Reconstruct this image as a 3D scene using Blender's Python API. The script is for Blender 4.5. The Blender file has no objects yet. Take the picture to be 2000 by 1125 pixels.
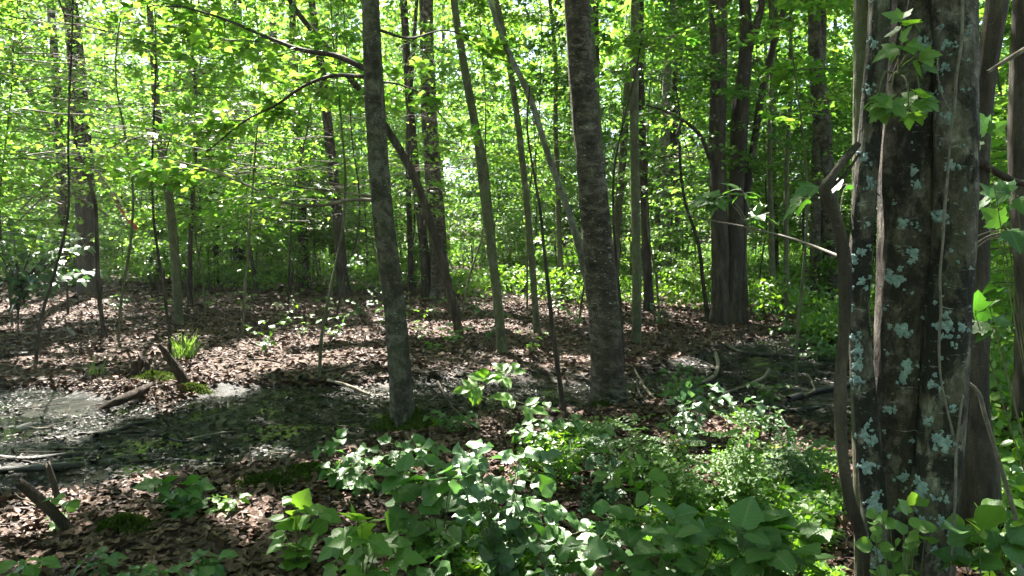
import bpy, math, random
import numpy as np
from mathutils import Vector, Matrix

# ------------------------------------------------------------------ camera, sky, sun, exposure
scn = bpy.context.scene
COL = scn.collection
CAM_H, PITCH, FPX = 1.55, math.atan(82.5 / 1440.0), 1440.0
cam = bpy.data.cameras.new('camera')
cam.sensor_width = 36.0
cam.lens = FPX / 2000.0 * 36.0
cam.clip_start, cam.clip_end = 0.05, 2000.0
camo = bpy.data.objects.new('camera', cam)
COL.objects.link(camo)
camo.location = (0, 0, CAM_H)
camo.rotation_euler = (math.pi / 2 - PITCH, 0, 0)
scn.camera = camo

SUN_EL, SUN_AZ = math.radians(54), math.radians(24)      # azimuth: from straight ahead towards the left
SUN = np.array([-math.sin(SUN_AZ) * math.cos(SUN_EL), math.cos(SUN_AZ) * math.cos(SUN_EL), math.sin(SUN_EL)])
world = bpy.data.worlds.new('World')
scn.world = world
world.use_nodes = True
wn = world.node_tree
sky = wn.nodes.new('ShaderNodeTexSky')
sky.sky_type = 'NISHITA'
sky.sun_disc = False
sky.sun_elevation = SUN_EL
sky.sun_rotation = -SUN_AZ
wn.links.new(sky.outputs[0], wn.nodes['Background'].inputs[0])
wn.nodes['Background'].inputs[1].default_value = 0.05
sl = bpy.data.lights.new('sun', 'SUN')
sl.energy = 5.0
sl.angle = math.radians(0.53)
sl.color = (1.0, 0.95, 0.86)
so = bpy.data.objects.new('sun', sl)
COL.objects.link(so)
so.location = (0, 0, 40)
so.rotation_euler = Vector(-SUN).to_track_quat('-Z', 'Y').to_euler()
scn.view_settings.view_transform = 'Standard'
scn.view_settings.look = 'None'
scn.view_settings.exposure = 3.3
scn.view_settings.gamma = 1.0
scn.view_settings.use_curve_mapping = False
cy = scn.cycles
cy.max_bounces = 7
cy.diffuse_bounces = 4
cy.glossy_bounces = 2
cy.transmission_bounces = 5
cy.transparent_max_bounces = 4
cy.sample_clamp_indirect = 6.0
cy.use_denoising = True
cy.use_adaptive_sampling = True
cy.adaptive_threshold = 0.015
try:
    cy.denoising_prefilter = 'ACCURATE'
except Exception:
    pass

rng = np.random.RandomState(11)
random.seed(11)

# ------------------------------------------------------------------ numeric helpers
def nrm(v):
    v = np.asarray(v, float)
    return v / np.maximum(np.linalg.norm(v, axis=-1, keepdims=True), 1e-9)

def _hash(i, j, k):
    n = (i * 374761393 + j * 668265263 + k * 1274126177) & 0x7fffffff
    n = ((n ^ (n >> 13)) * 1274126177) & 0x7fffffff
    return ((n ^ (n >> 16)) & 0xffff) / 65535.0

def vn(x, y, z=0.0):
    """smooth value noise in -1..1"""
    x, y, z = np.broadcast_arrays(np.asarray(x, float), np.asarray(y, float), np.asarray(z, float))
    xi, yi, zi = np.floor(x).astype(np.int64), np.floor(y).astype(np.int64), np.floor(z).astype(np.int64)
    fx, fy, fz = x - xi, y - yi, z - zi
    fx, fy, fz = fx * fx * (3 - 2 * fx), fy * fy * (3 - 2 * fy), fz * fz * (3 - 2 * fz)
    r = 0
    for a in (0, 1):
        for b in (0, 1):
            for c in (0, 1):
                w = (fx if a else 1 - fx) * (fy if b else 1 - fy) * (fz if c else 1 - fz)
                r = r + w * _hash(xi + a, yi + b, zi + c)
    return r * 2 - 1

SP, CP = math.sin(PITCH), math.cos(PITCH)
def ray(px, py):
    u, v = (px - 1000.0) / FPX, (562.5 - py) / FPX
    return np.array([u, CP + v * SP, -SP + v * CP])

def at(px, py, Y):
    """point seen at a pixel of the photograph, Y metres ahead"""
    d = ray(px, py)
    return np.array([0, 0, CAM_H]) + d * (Y / d[1])

# pool outline: where the photo shows wet muck and water, laid on the ground plane
POOL_PX = [(-250, 752), (60, 742), (200, 768), (320, 790), (430, 752), (600, 742), (760, 742), (900, 728), (1040, 728),
           (1160, 735), (1290, 705), (1370, 688), (1420, 660), (1540, 655), (1650, 678), (1800, 700), (1800, 825),
           (1600, 838), (1480, 800), (1350, 772), (1240, 790), (1100, 803), (960, 808), (870, 838), (740, 868),
           (600, 888), (420, 925), (250, 940), (100, 965), (-60, 985), (-300, 960)]
def flat(px, py, z=0.0):
    d = ray(px, py)
    t = (z - CAM_H) / d[2]
    return np.array([d[0] * t, d[1] * t])
POOL = np.array([flat(*p) for p in POOL_PX])

def pool_sd(x, y):
    """signed distance to the pool outline, positive inside"""
    x, y = np.asarray(x, float), np.asarray(y, float)
    best = np.full(x.shape, 1e9)
    inside = np.zeros(x.shape, bool)
    n = len(POOL)
    for i in range(n):
        a, b = POOL[i], POOL[(i + 1) % n]
        e = b - a
        t = np.clip(((x - a[0]) * e[0] + (y - a[1]) * e[1]) / (e @ e), 0, 1)
        best = np.minimum(best, np.hypot(x - a[0] - t * e[0], y - a[1] - t * e[1]))
        if abs(e[1]) > 1e-9:
            c = ((a[1] > y) != (b[1] > y)) & (x < e[0] * (y - a[1]) / e[1] + a[0])
            inside ^= c
    return np.where(inside, best, -best)

WATER_Z = -0.055
def ground_z(x, y):
    x, y = np.asarray(x, float), np.asarray(y, float)
    z = 0.05 * vn(x * .35, y * .35) + 0.03 * vn(x * 1.1 + 7, y * 1.1) + 0.015 * vn(x * 3.1, y * 3.1 + 3)
    z = z + 0.012 * np.maximum(0, y - 16) + 0.03 * np.maximum(0, -x - 9) * (y < 60)
    sd = pool_sd(x, y) + 0.22 * vn(x * 1.6, y * 1.6 + 9)
    w = np.clip(sd / 0.5 + .35, 0, 1)
    w = w * w * (3 - 2 * w)
    mud = -0.092 + 0.055 * vn(x * 1.9 + 31, y * 2.3) + 0.025 * vn(x * 6, y * 6 + 5)
    return z * (1 - w) + mud * w

def G(px, py):
    """where the view ray of a pixel meets the ground"""
    d = ray(px, py)
    z = 0.0
    for _ in range(12):
        t = (z - CAM_H) / min(d[2], -0.004)
        p = d * t
        z = float(ground_z(p[0], p[1]))
    return np.array([p[0], p[1], z])

# ------------------------------------------------------------------ mesh helpers
def mesh_from(name, V, faces, smooth=True, attrs=None, uv=None):
    """faces: list of (M,k) index arrays"""
    V = np.asarray(V, np.float32)
    me = bpy.data.meshes.new(name)
    me.vertices.add(len(V))
    me.vertices.foreach_set('co', V.ravel())
    faces = [np.asarray(f, np.int32) for f in faces if len(f)]
    idx = np.concatenate([f.ravel() for f in faces])
    tot = np.concatenate([np.full(len(f), f.shape[1], np.int32) for f in faces])
    me.loops.add(len(idx))
    me.loops.foreach_set('vertex_index', idx)
    me.polygons.add(len(tot))
    start = np.concatenate([[0], np.cumsum(tot)[:-1]]).astype(np.int32)
    me.polygons.foreach_set('loop_start', start)
    me.polygons.foreach_set('loop_total', tot)
    me.polygons.foreach_set('use_smooth', np.full(len(tot), smooth))
    for k, a in (attrs or {}).items():
        at_ = me.attributes.new(k, 'FLOAT', 'POINT')
        at_.data.foreach_set('value', np.asarray(a, np.float32))
    if uv is not None:
        l = me.uv_layers.new(name='UVMap')
        l.data.foreach_set('uv', np.asarray(uv, np.float32)[idx].ravel())
    me.update(calc_edges=True)
    return me

def obj(name, me, mat=None, parent=None, kind=None, loc=None):
    o = bpy.data.objects.new(name, me)
    COL.objects.link(o)
    if mat is not None and not me.materials:
        me.materials.append(mat)
    if parent is not None:
        o.parent = parent
    if kind:
        o['kind'] = kind
    if loc is not None:
        o.location = loc
    return o

def tag(o, label, cat, group=None):
    o['label'] = label
    o['category'] = cat
    if group:
        o['group'] = group
    return o

def thing(name, label, cat, loc=(0, 0, 0), group=None):
    o = bpy.data.objects.new(name, None)
    o.empty_display_size = 0.1
    COL.objects.link(o)
    o.location = Vector([float(c) for c in loc])
    return tag(o, label, cat, group)

def resample(pts, n):
    """smooth curve through the points"""
    pts = np.asarray(pts, float)
    if len(pts) == 2:
        t = np.linspace(0, 1, n)[:, None]
        return pts[0] * (1 - t) + pts[1] * t
    d = np.concatenate([[0], np.cumsum(np.linalg.norm(np.diff(pts[:, :3], axis=0), axis=1))])
    d /= d[-1]
    m = np.gradient(pts, d, axis=0)
    t = np.linspace(0, 1, n)
    i = np.clip(np.searchsorted(d, t, side='right') - 1, 0, len(d) - 2)
    h = (d[i + 1] - d[i])[:, None]
    s = ((t - d[i])[:, None]) / h
    return ((2 * s**3 - 3 * s**2 + 1) * pts[i] + (s**3 - 2 * s**2 + s) * h * m[i]
            + (-2 * s**3 + 3 * s**2) * pts[i + 1] + (s**3 - s**2) * h * m[i + 1])

def tube(pts, r, sides):
    pts = np.asarray(pts, float)
    r = np.broadcast_to(np.asarray(r, float), (len(pts),))
    T = nrm(np.gradient(pts, axis=0))
    ref = np.array([1.0, 0, 0]) if abs(T[0][0]) < .9 else np.array([0, 1.0, 0])
    N = np.zeros_like(pts)
    n = nrm(ref - T[0] * (ref @ T[0]))
    for i in range(len(pts)):
        n = nrm(n - T[i] * (n @ T[i]))
        N[i] = n
    B = np.cross(T, N)
    a = np.linspace(0, 2 * math.pi, sides, endpoint=False)
    V = pts[:, None, :] + r[:, None, None] * (np.cos(a)[None, :, None] * N[:, None, :] + np.sin(a)[None, :, None] * B[:, None, :])
    m = len(pts)
    i, j = np.meshgrid(np.arange(m - 1), np.arange(sides), indexing='ij')
    j2 = (j + 1) % sides
    F = np.stack([i * sides + j, i * sides + j2, (i + 1) * sides + j2, (i + 1) * sides + j], -1).reshape(-1, 4)
    return V.reshape(-1, 3), F

class Tubes:
    def __init__(s):
        s.V, s.F, s.n = [], [], 0
    def add(s, pts, r, sides=4):
        V, F = tube(pts, r, sides)
        s.V.append(V); s.F.append(F + s.n); s.n += len(V)
    def cap(s, c, ring):
        pass
    def mesh(s, name, off=None):
        V = np.concatenate(s.V)
        if off is not None:
            V = V - np.asarray(off)
        return mesh_from(name, V, [np.concatenate(s.F)])

def bark_tube(pts, r, sides, amp=0.05, freq=1.0, flare=0.0, seed=0, cap=False, base_z=None):
    """trunk: uneven section, root flare at the first point"""
    V, F = tube(pts, r, sides)
    m = len(pts)
    P = np.repeat(np.asarray(pts), sides, axis=0)
    R = np.repeat(np.broadcast_to(r, (m,)), sides)
    D = V - P
    ang = np.tile(np.linspace(0, 2 * math.pi, sides, endpoint=False), m)
    z = P[:, 2]
    c, s_ = np.cos(ang), np.sin(ang)
    k = 1 + amp * (1.2 * vn(c * 1.5 + seed, s_ * 1.5, z * 1.3 * freq) + .7 * vn(c * 4 + seed, s_ * 4, z * 4 * freq + 9)
                   + .45 * vn(c * 9, s_ * 9 + seed, z * 9 * freq))
    if flare:
        h = np.maximum(0, z - pts[0][2])
        lob = 1 + .45 * np.cos(ang * 4 + seed) + .3 * np.cos(ang * 7 + seed * 2)
        k = k + flare * np.exp(-h / (R.max() * 1.1)) * lob
    V = P + D * k[:, None]
    Fs = [F]
    if cap:
        V = np.vstack([V, pts[-1]])
        last = (m - 1) * sides + np.arange(sides)
        Fs.append(np.stack([last, np.roll(last, -1), np.full(sides, len(V) - 1)], -1))
    return V, Fs

# ------------------------------------------------------------------ leaves
def fan_template(half, fold=0.10, cz=0.0):
    """lobed outline mirrored about the midrib, fan about its middle"""
    right = np.array(half)
    left = right[1:-1][::-1] * [-1, 1]
    out = np.vstack([right, left])
    c = np.array([[0, .42]])
    P = np.vstack([out, c])
    z = fold * np.abs(P[:, 0]) - .10 * (P[:, 1] - .4)**2 + cz
    V = np.column_stack([P, z])
    n = len(out)
    F = np.stack([np.arange(n), (np.arange(n) + 1) % n, np.full(n, n)], -1)
    return V, F
T_DIAMOND = (np.array([[0, 0, 0], [.36, .42, .07], [0, 1, -.06], [-.36, .42, .07]]), np.array([[0, 1, 2], [0, 2, 3]]))
T_TRI = (np.array([[0, 0, 0], [.50, .36, .09], [.20, .52, .03], [0, 1, -.07], [-.20, .52, .03], [-.50, .36, .09]]), np.array([[0, 1, 2], [0, 2, 3], [0, 3, 4], [0, 4, 5]]))
T_MAPLE = fan_template([(0, 0), (.34, .06), (.58, .50), (.22, .55), (0, 1.0)])
T_OVAL = fan_template([(0, 0), (.28, .22), (.33, .5), (.17, .82), (0, 1.0)])
T_DEAD = (np.array([[0, 0, 0], [.34, .3, .13], [.26, .75, .10], [0, 1, -.02], [-.30, .7, .16], [-.36, .28, .05], [0, .5, -.07]]),
          np.array([[0, 1, 6], [1, 2, 6], [2, 3, 6], [3, 4, 6], [4, 5, 6], [5, 0, 6]]))

def leaf_mesh(name, pos, d, n, size, tmpl, var):
    pos, d, n = np.asarray(pos), nrm(d), np.asarray(n)
    n = nrm(n - d * np.sum(n * d, -1, keepdims=True))
    b = np.cross(d, n)
    TV, TF = tmpl
    k = len(TV)
    s = np.asarray(size)[:, None, None]
    V = pos[:, None, :] + s * (TV[None, :, 0:1] * b[:, None, :] + TV[None, :, 1:2] * d[:, None, :] + TV[None, :, 2:3] * n[:, None, :])
    F = (TF[None] + (np.arange(len(pos)) * k)[:, None, None]).reshape(-1, TF.shape[1])
    return mesh_from(name, V.reshape(-1, 3), [F], smooth=False, attrs={'var': np.repeat(var, k)})

# gaps in the leaf roof: lines towards the sun through places the photo shows in sunlight (point, radius)
GAPS = []
def gap_ground(px, py, r):
    GAPS.append((G(px, py), r))
def gap_at(px, py, Y, r):
    GAPS.append((at(px, py, Y), r))

def shade_filter(pos, size, soft=0.22):
    """True where a leaf stays"""
    keep = np.ones(len(pos), bool)
    jit = 1 + soft * vn(pos[:, 0] * 2.2, pos[:, 1] * 2.2, pos[:, 2] * 2.2) + soft * .4 * rng.randn(len(pos)) + .12
    for p, r in GAPS:
        w = pos - p
        t = w @ SUN
        d = np.linalg.norm(w - t[:, None] * SUN, axis=1)
        keep &= ~((t > .5) & (d < r * jit + .28 * size))
    return keep

def blocks_gap(x, y, rad, z0, z1):
    for p, r in GAPS:
        if p[1] > 17 or r < .12:
            continue
        for z in np.linspace(z0, z1, 6):
            q = p + SUN * ((z - p[2]) / SUN[2])
            if math.hypot(q[0] - x, q[1] - y) < rad:
                return True
    return False

class Crown:
    """sprays of leaves with their twigs"""
    def __init__(s):
        s.p, s.d, s.n, s.s = [], [], [], []
        s.tw = Tubes()
    def spray(s, o, az, rise, length, nl, ls, droop=.25, width=.42, twigs=True):
        o = np.asarray(o, float)
        dh = np.array([math.cos(az), math.sin(az), 0])
        pp = np.array([-dh[1], dh[0], 0])
        t = rng.uniform(.1, 1, nl)
        side = rng.choice([-1, 1], nl)
        wmax = length * width * np.sin(np.pi * np.clip(t * .85 + .12, 0, 1))
        w = wmax * rng.uniform(.05, 1, nl)
        z = rise * t * length - droop * length * t**2 - .12 * w + rng.normal(0, .035, nl)
        p = o + dh * (t * length)[:, None] + pp * (side * w)[:, None] + np.array([0, 0, 1]) * z[:, None]
        d = dh * rng.uniform(.3, 1, nl)[:, None] + pp * (side * rng.uniform(.2, 1, nl))[:, None] + rng.normal(0, .25, (nl, 3))
        d[:, 2] -= rng.uniform(0, .45, nl)
        n = np.array([0, 0, 1.0]) + rng.normal(0, .38, (nl, 3))
        s.p.append(p); s.d.append(d); s.n.append(n); s.s.append(ls * rng.uniform(.65, 1.25, nl))
        if twigs:
            tt = np.linspace(0, .95, 5)
            ax = o + dh * (tt * length)[:, None] + np.array([0, 0, 1]) * (rise * tt * length - droop * length * tt**2)[:, None]
            ax[1:-1] += rng.normal(0, .02 * length, (3, 3))
            r0 = .004 + .004 * length
            s.tw.add(ax, np.linspace(r0, .0025, 5), 3)
            for q in range(2):
                k = 1 + q
                e = ax[k] + dh * length * .28 + pp * length * .3 * (1 if q else -1) - np.array([0, 0, .04])
                s.tw.add([ax[k], (ax[k] + e) / 2 + rng.normal(0, .02, 3), e], [r0 * .6, .003, .002], 3)
    def cloud(s, c, rad, nl, ls):
        p = rng.normal(0, 1, (nl, 3))
        p = np.asarray(c) + nrm(p) * (rng.uniform(0, 1, nl)**.45)[:, None] * np.asarray(rad)
        s.p.append(p)
        d = rng.normal(0, 1, (nl, 3)); d[:, 2] -= .4
        s.d.append(d)
        s.n.append(np.array([0, 0, 1.0]) + rng.normal(0, .5, (nl, 3)))
        s.s.append(ls * rng.uniform(.7, 1.25, nl))
    def arrays(s):
        return [np.concatenate(a) for a in (s.p, s.d, s.n, s.s)]
    def build(s, parent, mat, tmpl, off=(0, 0, 0), gaps=True, twigmat=None, name='foliage'):
        p, d, n, z = s.arrays()
        if gaps:
            k = shade_filter(p + nrm(d) * (z * .5)[:, None], z)
            p, d, n, z = p[k], d[k], n[k], z[k]
        if len(p):
            obj(name, leaf_mesh(name, p - np.asarray(off), d, n, z, tmpl, rng.uniform(0, 1, len(p))), mat, parent, kind='stuff')
        if s.tw.n and twigmat is not None:
            obj('twigs', s.tw.mesh('twigs', off), twigmat, parent, kind='stuff')

# ------------------------------------------------------------------ materials
def new_mat(name):
    m = bpy.data.materials.new(name)
    m.use_nodes = True
    nt = m.node_tree
    nt.nodes.clear()
    out = nt.nodes.new('ShaderNodeOutputMaterial')
    return m, nt, out

def N(nt, typ, **kw):
    n = nt.nodes.new(typ)
    for k, v in kw.items():
        if k.startswith('_'):
            setattr(n, k[1:], v)
        else:
            n.inputs[k.replace('__', ' ')].default_value = v
    return n

def ramp(nt, fac, stops, interp='LINEAR'):
    r = nt.nodes.new('ShaderNodeValToRGB')
    r.color_ramp.interpolation = interp
    e = r.color_ramp.elements
    while len(e) < len(stops):
        e.new(0.5)
    for k, (p, c) in enumerate(stops):
        e[k].position = p
        e[k].color = (c[0], c[1], c[2], 1) if len(c) == 3 else c
    nt.links.new(fac, r.inputs[0])
    return r.outputs[0]

def mixc(nt, fac, a, b, typ='MIX'):
    m = nt.nodes.new('ShaderNodeMix')
    m.data_type = 'RGBA'
    m.blend_type = typ
    for sock, v in ((m.inputs[0], fac), (m.inputs[6], a), (m.inputs[7], b)):
        if hasattr(v, 'links') or isinstance(v, bpy.types.NodeSocket):
            nt.links.new(v, sock)
        elif isinstance(v, (int, float)):
            sock.default_value = v
        else:
            sock.default_value = (v[0], v[1], v[2], 1)
    return m.outputs[2]

def math_(nt, op, a, b=None, c=None):
    m = nt.nodes.new('ShaderNodeMath')
    m.operation = op
    for i, v in enumerate((a, b, c)):
        if v is None:
            continue
        if isinstance(v, bpy.types.NodeSocket):
            nt.links.new(v, m.inputs[i])
        else:
            m.inputs[i].default_value = v
    return m.outputs[0]

def noise_tex(nt, vec, scale, detail=3, rough=.6, dist=0.0, w=None):
    n = N(nt, 'ShaderNodeTexNoise', Scale=scale, Detail=detail, Roughness=rough, Distortion=dist)
    if vec is not None:
        nt.links.new(vec, n.inputs['Vector'])
    return n.outputs['Fac']

def coords(nt, kind='Object', scale=None):
    t = nt.nodes.new('ShaderNodeTexCoord')
    v = t.outputs[kind]
    if scale is not None:
        m = nt.nodes.new('ShaderNodeMapping')
        m.inputs['Scale'].default_value = scale
        nt.links.new(v, m.inputs[0])
        v = m.outputs[0]
    return v

def leaf_mat(name, cols, trans, rough=.42, mix=.5, spec=.5, source='attr', veins=False):
    m, nt, out = new_mat(name)
    if source == 'attr':
        a = nt.nodes.new('ShaderNodeAttribute'); a.attribute_name = 'var'
        f = a.outputs['Fac']
    else:
        oi = nt.nodes.new('ShaderNodeObjectInfo')
        f = oi.outputs['Random']
    k = len(cols)
    col = ramp(nt, f, [(i / (k - 1), c) for i, c in enumerate(cols)])
    tcol = ramp(nt, f, [(i / (len(trans) - 1), c) for i, c in enumerate(trans)])
    b = N(nt, 'ShaderNodeBsdfPrincipled', Roughness=rough)
    b.inputs['Specular IOR Level'].default_value = spec
    if veins:
        uv = coords(nt, 'UV')
        sx = nt.nodes.new('ShaderNodeSeparateXYZ'); nt.links.new(uv, sx.inputs[0])
        au = math_(nt, 'ABSOLUTE', math_(nt, 'SUBTRACT', sx.outputs[0], .5))
        q = math_(nt, 'SUBTRACT', math_(nt, 'MULTIPLY', sx.outputs[1], 8.0), math_(nt, 'MULTIPLY', au, 7.0))
        fr = math_(nt, 'ABSOLUTE', math_(nt, 'SUBTRACT', math_(nt, 'FRACT', q), .5))
        lat = math_(nt, 'LESS_THAN', fr, .055)
        mid = math_(nt, 'LESS_THAN', au, .018)
        v = math_(nt, 'MAXIMUM', lat, mid)
        nz = noise_tex(nt, coords(nt, 'Object'), 38.0, 4, .7)
        col = mixc(nt, math_(nt, 'MULTIPLY', v, .5), col, (.17, .23, .10))
        col = mixc(nt, math_(nt, 'MULTIPLY', nz, .5), col, mixc(nt, 1.0, col, (.55, .6, .5), 'MULTIPLY'))
        bp = N(nt, 'ShaderNodeBump', Strength=.35, Distance=.003)
        hgt = math_(nt, 'ADD', math_(nt, 'MULTIPLY', fr, 1.0), math_(nt, 'MULTIPLY', nz, .7))
        nt.links.new(hgt, bp.inputs['Height'])
        nt.links.new(bp.outputs[0], b.inputs['Normal'])
    nt.links.new(col, b.inputs['Base Color'])
    t = nt.nodes.new('ShaderNodeBsdfTranslucent')
    nt.links.new(tcol, t.inputs[0])
    mx = nt.nodes.new('ShaderNodeMixShader')
    mx.inputs[0].default_value = mix
    nt.links.new(b.outputs[0], mx.inputs[1])
    nt.links.new(t.outputs[0], mx.inputs[2])
    nt.links.new(mx.outputs[0], out.inputs[0])
    return m

def bark_mat(name, dark, mid, pale, pale_amt=.5, stretch=.35, scale=6.0, bump=.6, flecks=0.0, fleck_col=(.45, .45, .42), green=0.0, blot=0.0, blot_col=(.012, .011, .009), rough=.85, patch=0.0, patch_s=6.0, patch_z=1.0, patch_col=(.2, .19, .16)):
    m, nt, out = new_mat(name)
    v = coords(nt, 'Object', (1, 1, stretch))
    n1 = noise_tex(nt, v, scale, 6, .65)
    n2 = noise_tex(nt, v, scale * 4.2, 5, .7)
    n3 = noise_tex(nt, coords(nt, 'Object', (1, 1, .8)), scale * .45, 4, .6)
    col = ramp(nt, n1, [(.32, dark), (.52, mid), (.66 + .1 * (1 - pale_amt), pale)])
    col = mixc(nt, .75, col, ramp(nt, n2, [(.3, (.35, .33, .3)), (.62, (1.15, 1.15, 1.15))]), 'MULTIPLY')
    n4 = noise_tex(nt, coords(nt, 'Object'), scale * 13, 3, .7)
    col = mixc(nt, .45, col, ramp(nt, n4, [(.32, (.45, .43, .40)), (.6, (1.25, 1.25, 1.25))]), 'MULTIPLY')
    if patch:
        np_ = noise_tex(nt, coords(nt, 'Object', (1, 1, patch_z)), patch_s, 7, .7, .5)
        np2 = noise_tex(nt, coords(nt, 'Object', (1, 1, .6)), 1.7, 3, .6)
        pf = ramp(nt, math_(nt, 'ADD', np_, math_(nt, 'MULTIPLY', math_(nt, 'SUBTRACT', np2, .5), .35)), [(.53, (0, 0, 0)), (.60, (1, 1, 1))])
        col = mixc(nt, math_(nt, 'MULTIPLY', pf, patch), col, patch_col)
        df = ramp(nt, math_(nt, 'SUBTRACT', np_, math_(nt, 'MULTIPLY', math_(nt, 'SUBTRACT', np2, .5), .3)), [(.38, (.35, .32, .3)), (.47, (1, 1, 1))])
        col = mixc(nt, .85, col, df, 'MULTIPLY')
    if green:
        gfac = math_(nt, 'MULTIPLY', ramp(nt, n3, [(.42, (0, 0, 0)), (.62, (1, 1, 1))]), green)
        col = mixc(nt, gfac, col, (.075, .095, .035))
    if blot:
        nb = noise_tex(nt, coords(nt, 'Object', (1, 1, .55)), 7.5, 7, .72, .4)
        bf = ramp(nt, nb, [(.47, (0, 0, 0)), (.54, (1, 1, 1))])
        col = mixc(nt, math_(nt, 'MULTIPLY', bf, blot), col, blot_col)
    if flecks:
        vf = coords(nt, 'Object', (1, 1, 2.6))
        nf = noise_tex(nt, vf, 26.0, 3, .6, .6)
        ff = ramp(nt, nf, [(.64, (0, 0, 0)), (.68, (1, 1, 1))])
        nf2 = noise_tex(nt, coords(nt, 'Object'), 2.2, 3, .6)
        ff = math_(nt, 'MULTIPLY', ff, ramp(nt, nf2, [(.4, (0, 0, 0)), (.55, (1, 1, 1))]))
        col = mixc(nt, math_(nt, 'MULTIPLY', ff, flecks), col, fleck_col)
    b = N(nt, 'ShaderNodeBsdfPrincipled', Roughness=rough)
    b.inputs['Specular IOR Level'].default_value = .25
    nt.links.new(col, b.inputs['Base Color'])
    bp = N(nt, 'ShaderNodeBump', Strength=bump, Distance=.02)
    vb = noise_tex(nt, coords(nt, 'Object', (1, 1, stretch * .45)), scale * 5, 5, .7)
    nt.links.new(math_(nt, 'ADD', math_(nt, 'MULTIPLY', n2, .5), vb), bp.inputs['Height'])
    nt.links.new(bp.outputs[0], b.inputs['Normal'])
    nt.links.new(b.outputs[0], out.inputs[0])
    return m

def simple_mat(name, cols, scale=12, rough=.8, bump=.4, spec=.3, source=None, dist=.01):
    m, nt, out = new_mat(name)
    n1 = noise_tex(nt, coords(nt, 'Object'), scale, 5, .65)
    if source == 'attr':
        a = nt.nodes.new('ShaderNodeAttribute'); a.attribute_name = 'var'
        f = a.outputs['Fac']
        f = math_(nt, 'ADD', math_(nt, 'MULTIPLY', f, .75), math_(nt, 'MULTIPLY', math_(nt, 'SUBTRACT', n1, .25), .5))
    else:
        f = ramp(nt, n1, [(.3, (0, 0, 0)), (.7, (1, 1, 1))])
    col = ramp(nt, f, [(i / (len(cols) - 1), c) for i, c in enumerate(cols)])
    b = N(nt, 'ShaderNodeBsdfPrincipled', Roughness=rough)
    b.inputs['Specular IOR Level'].default_value = spec
    nt.links.new(col, b.inputs['Base Color'])
    bp = N(nt, 'ShaderNodeBump', Strength=bump, Distance=dist)
    nt.links.new(noise_tex(nt, coords(nt, 'Object'), scale * 4, 4, .7), bp.inputs['Height'])
    nt.links.new(bp.outputs[0], b.inputs['Normal'])
    nt.links.new(b.outputs[0], out.inputs[0])
    return m

M = {}
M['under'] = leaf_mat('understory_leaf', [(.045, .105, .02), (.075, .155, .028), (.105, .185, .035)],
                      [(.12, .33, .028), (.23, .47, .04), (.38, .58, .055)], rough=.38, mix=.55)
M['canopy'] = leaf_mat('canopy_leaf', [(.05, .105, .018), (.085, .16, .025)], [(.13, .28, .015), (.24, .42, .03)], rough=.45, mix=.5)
M['dark_leaf'] = leaf_mat('dark_maple_leaf', [(.035, .085, .018), (.06, .125, .022)], [(.07, .20, .012), (.13, .30, .02)], rough=.4, mix=.45)  # darker green than the understory leaf
M['far'] = leaf_mat('far_leaf', [(.06, .12, .03), (.09, .17, .04)], [(.17, .40, .04), (.31, .56, .06)], rough=.5, mix=.55)
M['ovate'] = leaf_mat('shrub_leaf', [(.035, .095, .022), (.055, .13, .028), (.05, .12, .03)], [(.06, .20, .015), (.12, .30, .02)], rough=.42, mix=.35, source='obj', veins=True, spec=.5)
M['bright'] = leaf_mat('fresh_shrub_leaf', [(.065, .15, .025), (.10, .19, .03)], [(.14, .34, .015), (.24, .44, .03)], rough=.38, mix=.42, source='obj', veins=True)
M['greyleaf'] = leaf_mat('blue_green_leaf', [(.05, .105, .05), (.07, .13, .06)], [(.07, .18, .04), (.10, .22, .05)], rough=.33, mix=.3, source='obj', veins=True, spec=.7)
M['cover'] = leaf_mat('ground_cover_leaf', [(.05, .11, .02), (.08, .165, .025), (.10, .18, .03)], [(.11, .27, .015), (.22, .42, .02)], rough=.42, mix=.48)
M['grass'] = leaf_mat('grass_blade', [(.08, .16, .03), (.12, .21, .04)], [(.18, .36, .03), (.28, .46, .05)], rough=.45, mix=.45, source='obj')
M['bark_grey'] = bark_mat('grey_bark', (.018, .015, .012), (.058, .048, .038), (.14, .122, .10), .8, 1.1, 9, .9, flecks=.7, fleck_col=(.30, .29, .25), green=.2, patch=.7, patch_s=8.0, patch_z=.9, patch_col=(.13, .12, .10))
M['bark_dark'] = bark_mat('dark_fissured_bark', (.017, .013, .010), (.05, .039, .031), (.11, .091, .074), .4, .25, 7, .9, flecks=.2, fleck_col=(.24, .22, .2))
M['bark_fleck'] = bark_mat('flecked_bark', (.019, .014, .011), (.058, .045, .036), (.125, .104, .086), .5, 1.4, 5.0, .9, flecks=.85, fleck_col=(.42, .40, .36), patch=.75, patch_s=7.0, patch_z=2.2, patch_col=(.14, .12, .10))
M['bark_green'] = bark_mat('olive_sapling_bark', (.045, .042, .028), (.095, .09, .058), (.17, .165, .125), .5, .5, 9, .5, green=.6, flecks=.3)
M['bark_lichen'] = bark_mat('lichen_grey_bark', (.036, .03, .026), (.115, .097, .083), (.30, .275, .245), .9, .7, 9, 1.0, flecks=.55, fleck_col=(.36, .40, .38), blot=.93, green=.25)
M['bark_mid'] = bark_mat('cracked_grey_bark', (.03, .024, .02), (.10, .082, .07), (.21, .18, .157), .7, .65, 11, 1.0, flecks=.5, fleck_col=(.33, .33, .30), blot=.8, patch=.5, patch_s=9, patch_col=(.19, .165, .145))
M['bark_pale'] = bark_mat('pale_stem_bark', (.08, .075, .06), (.16, .155, .13), (.27, .27, .24), .7, .5, 9, .5, flecks=.5)
M['dead_wood'] = bark_mat('dead_branch', (.02, .016, .013), (.06, .047, .037), (.13, .105, .085), .5, 1, 9, .6)
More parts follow.
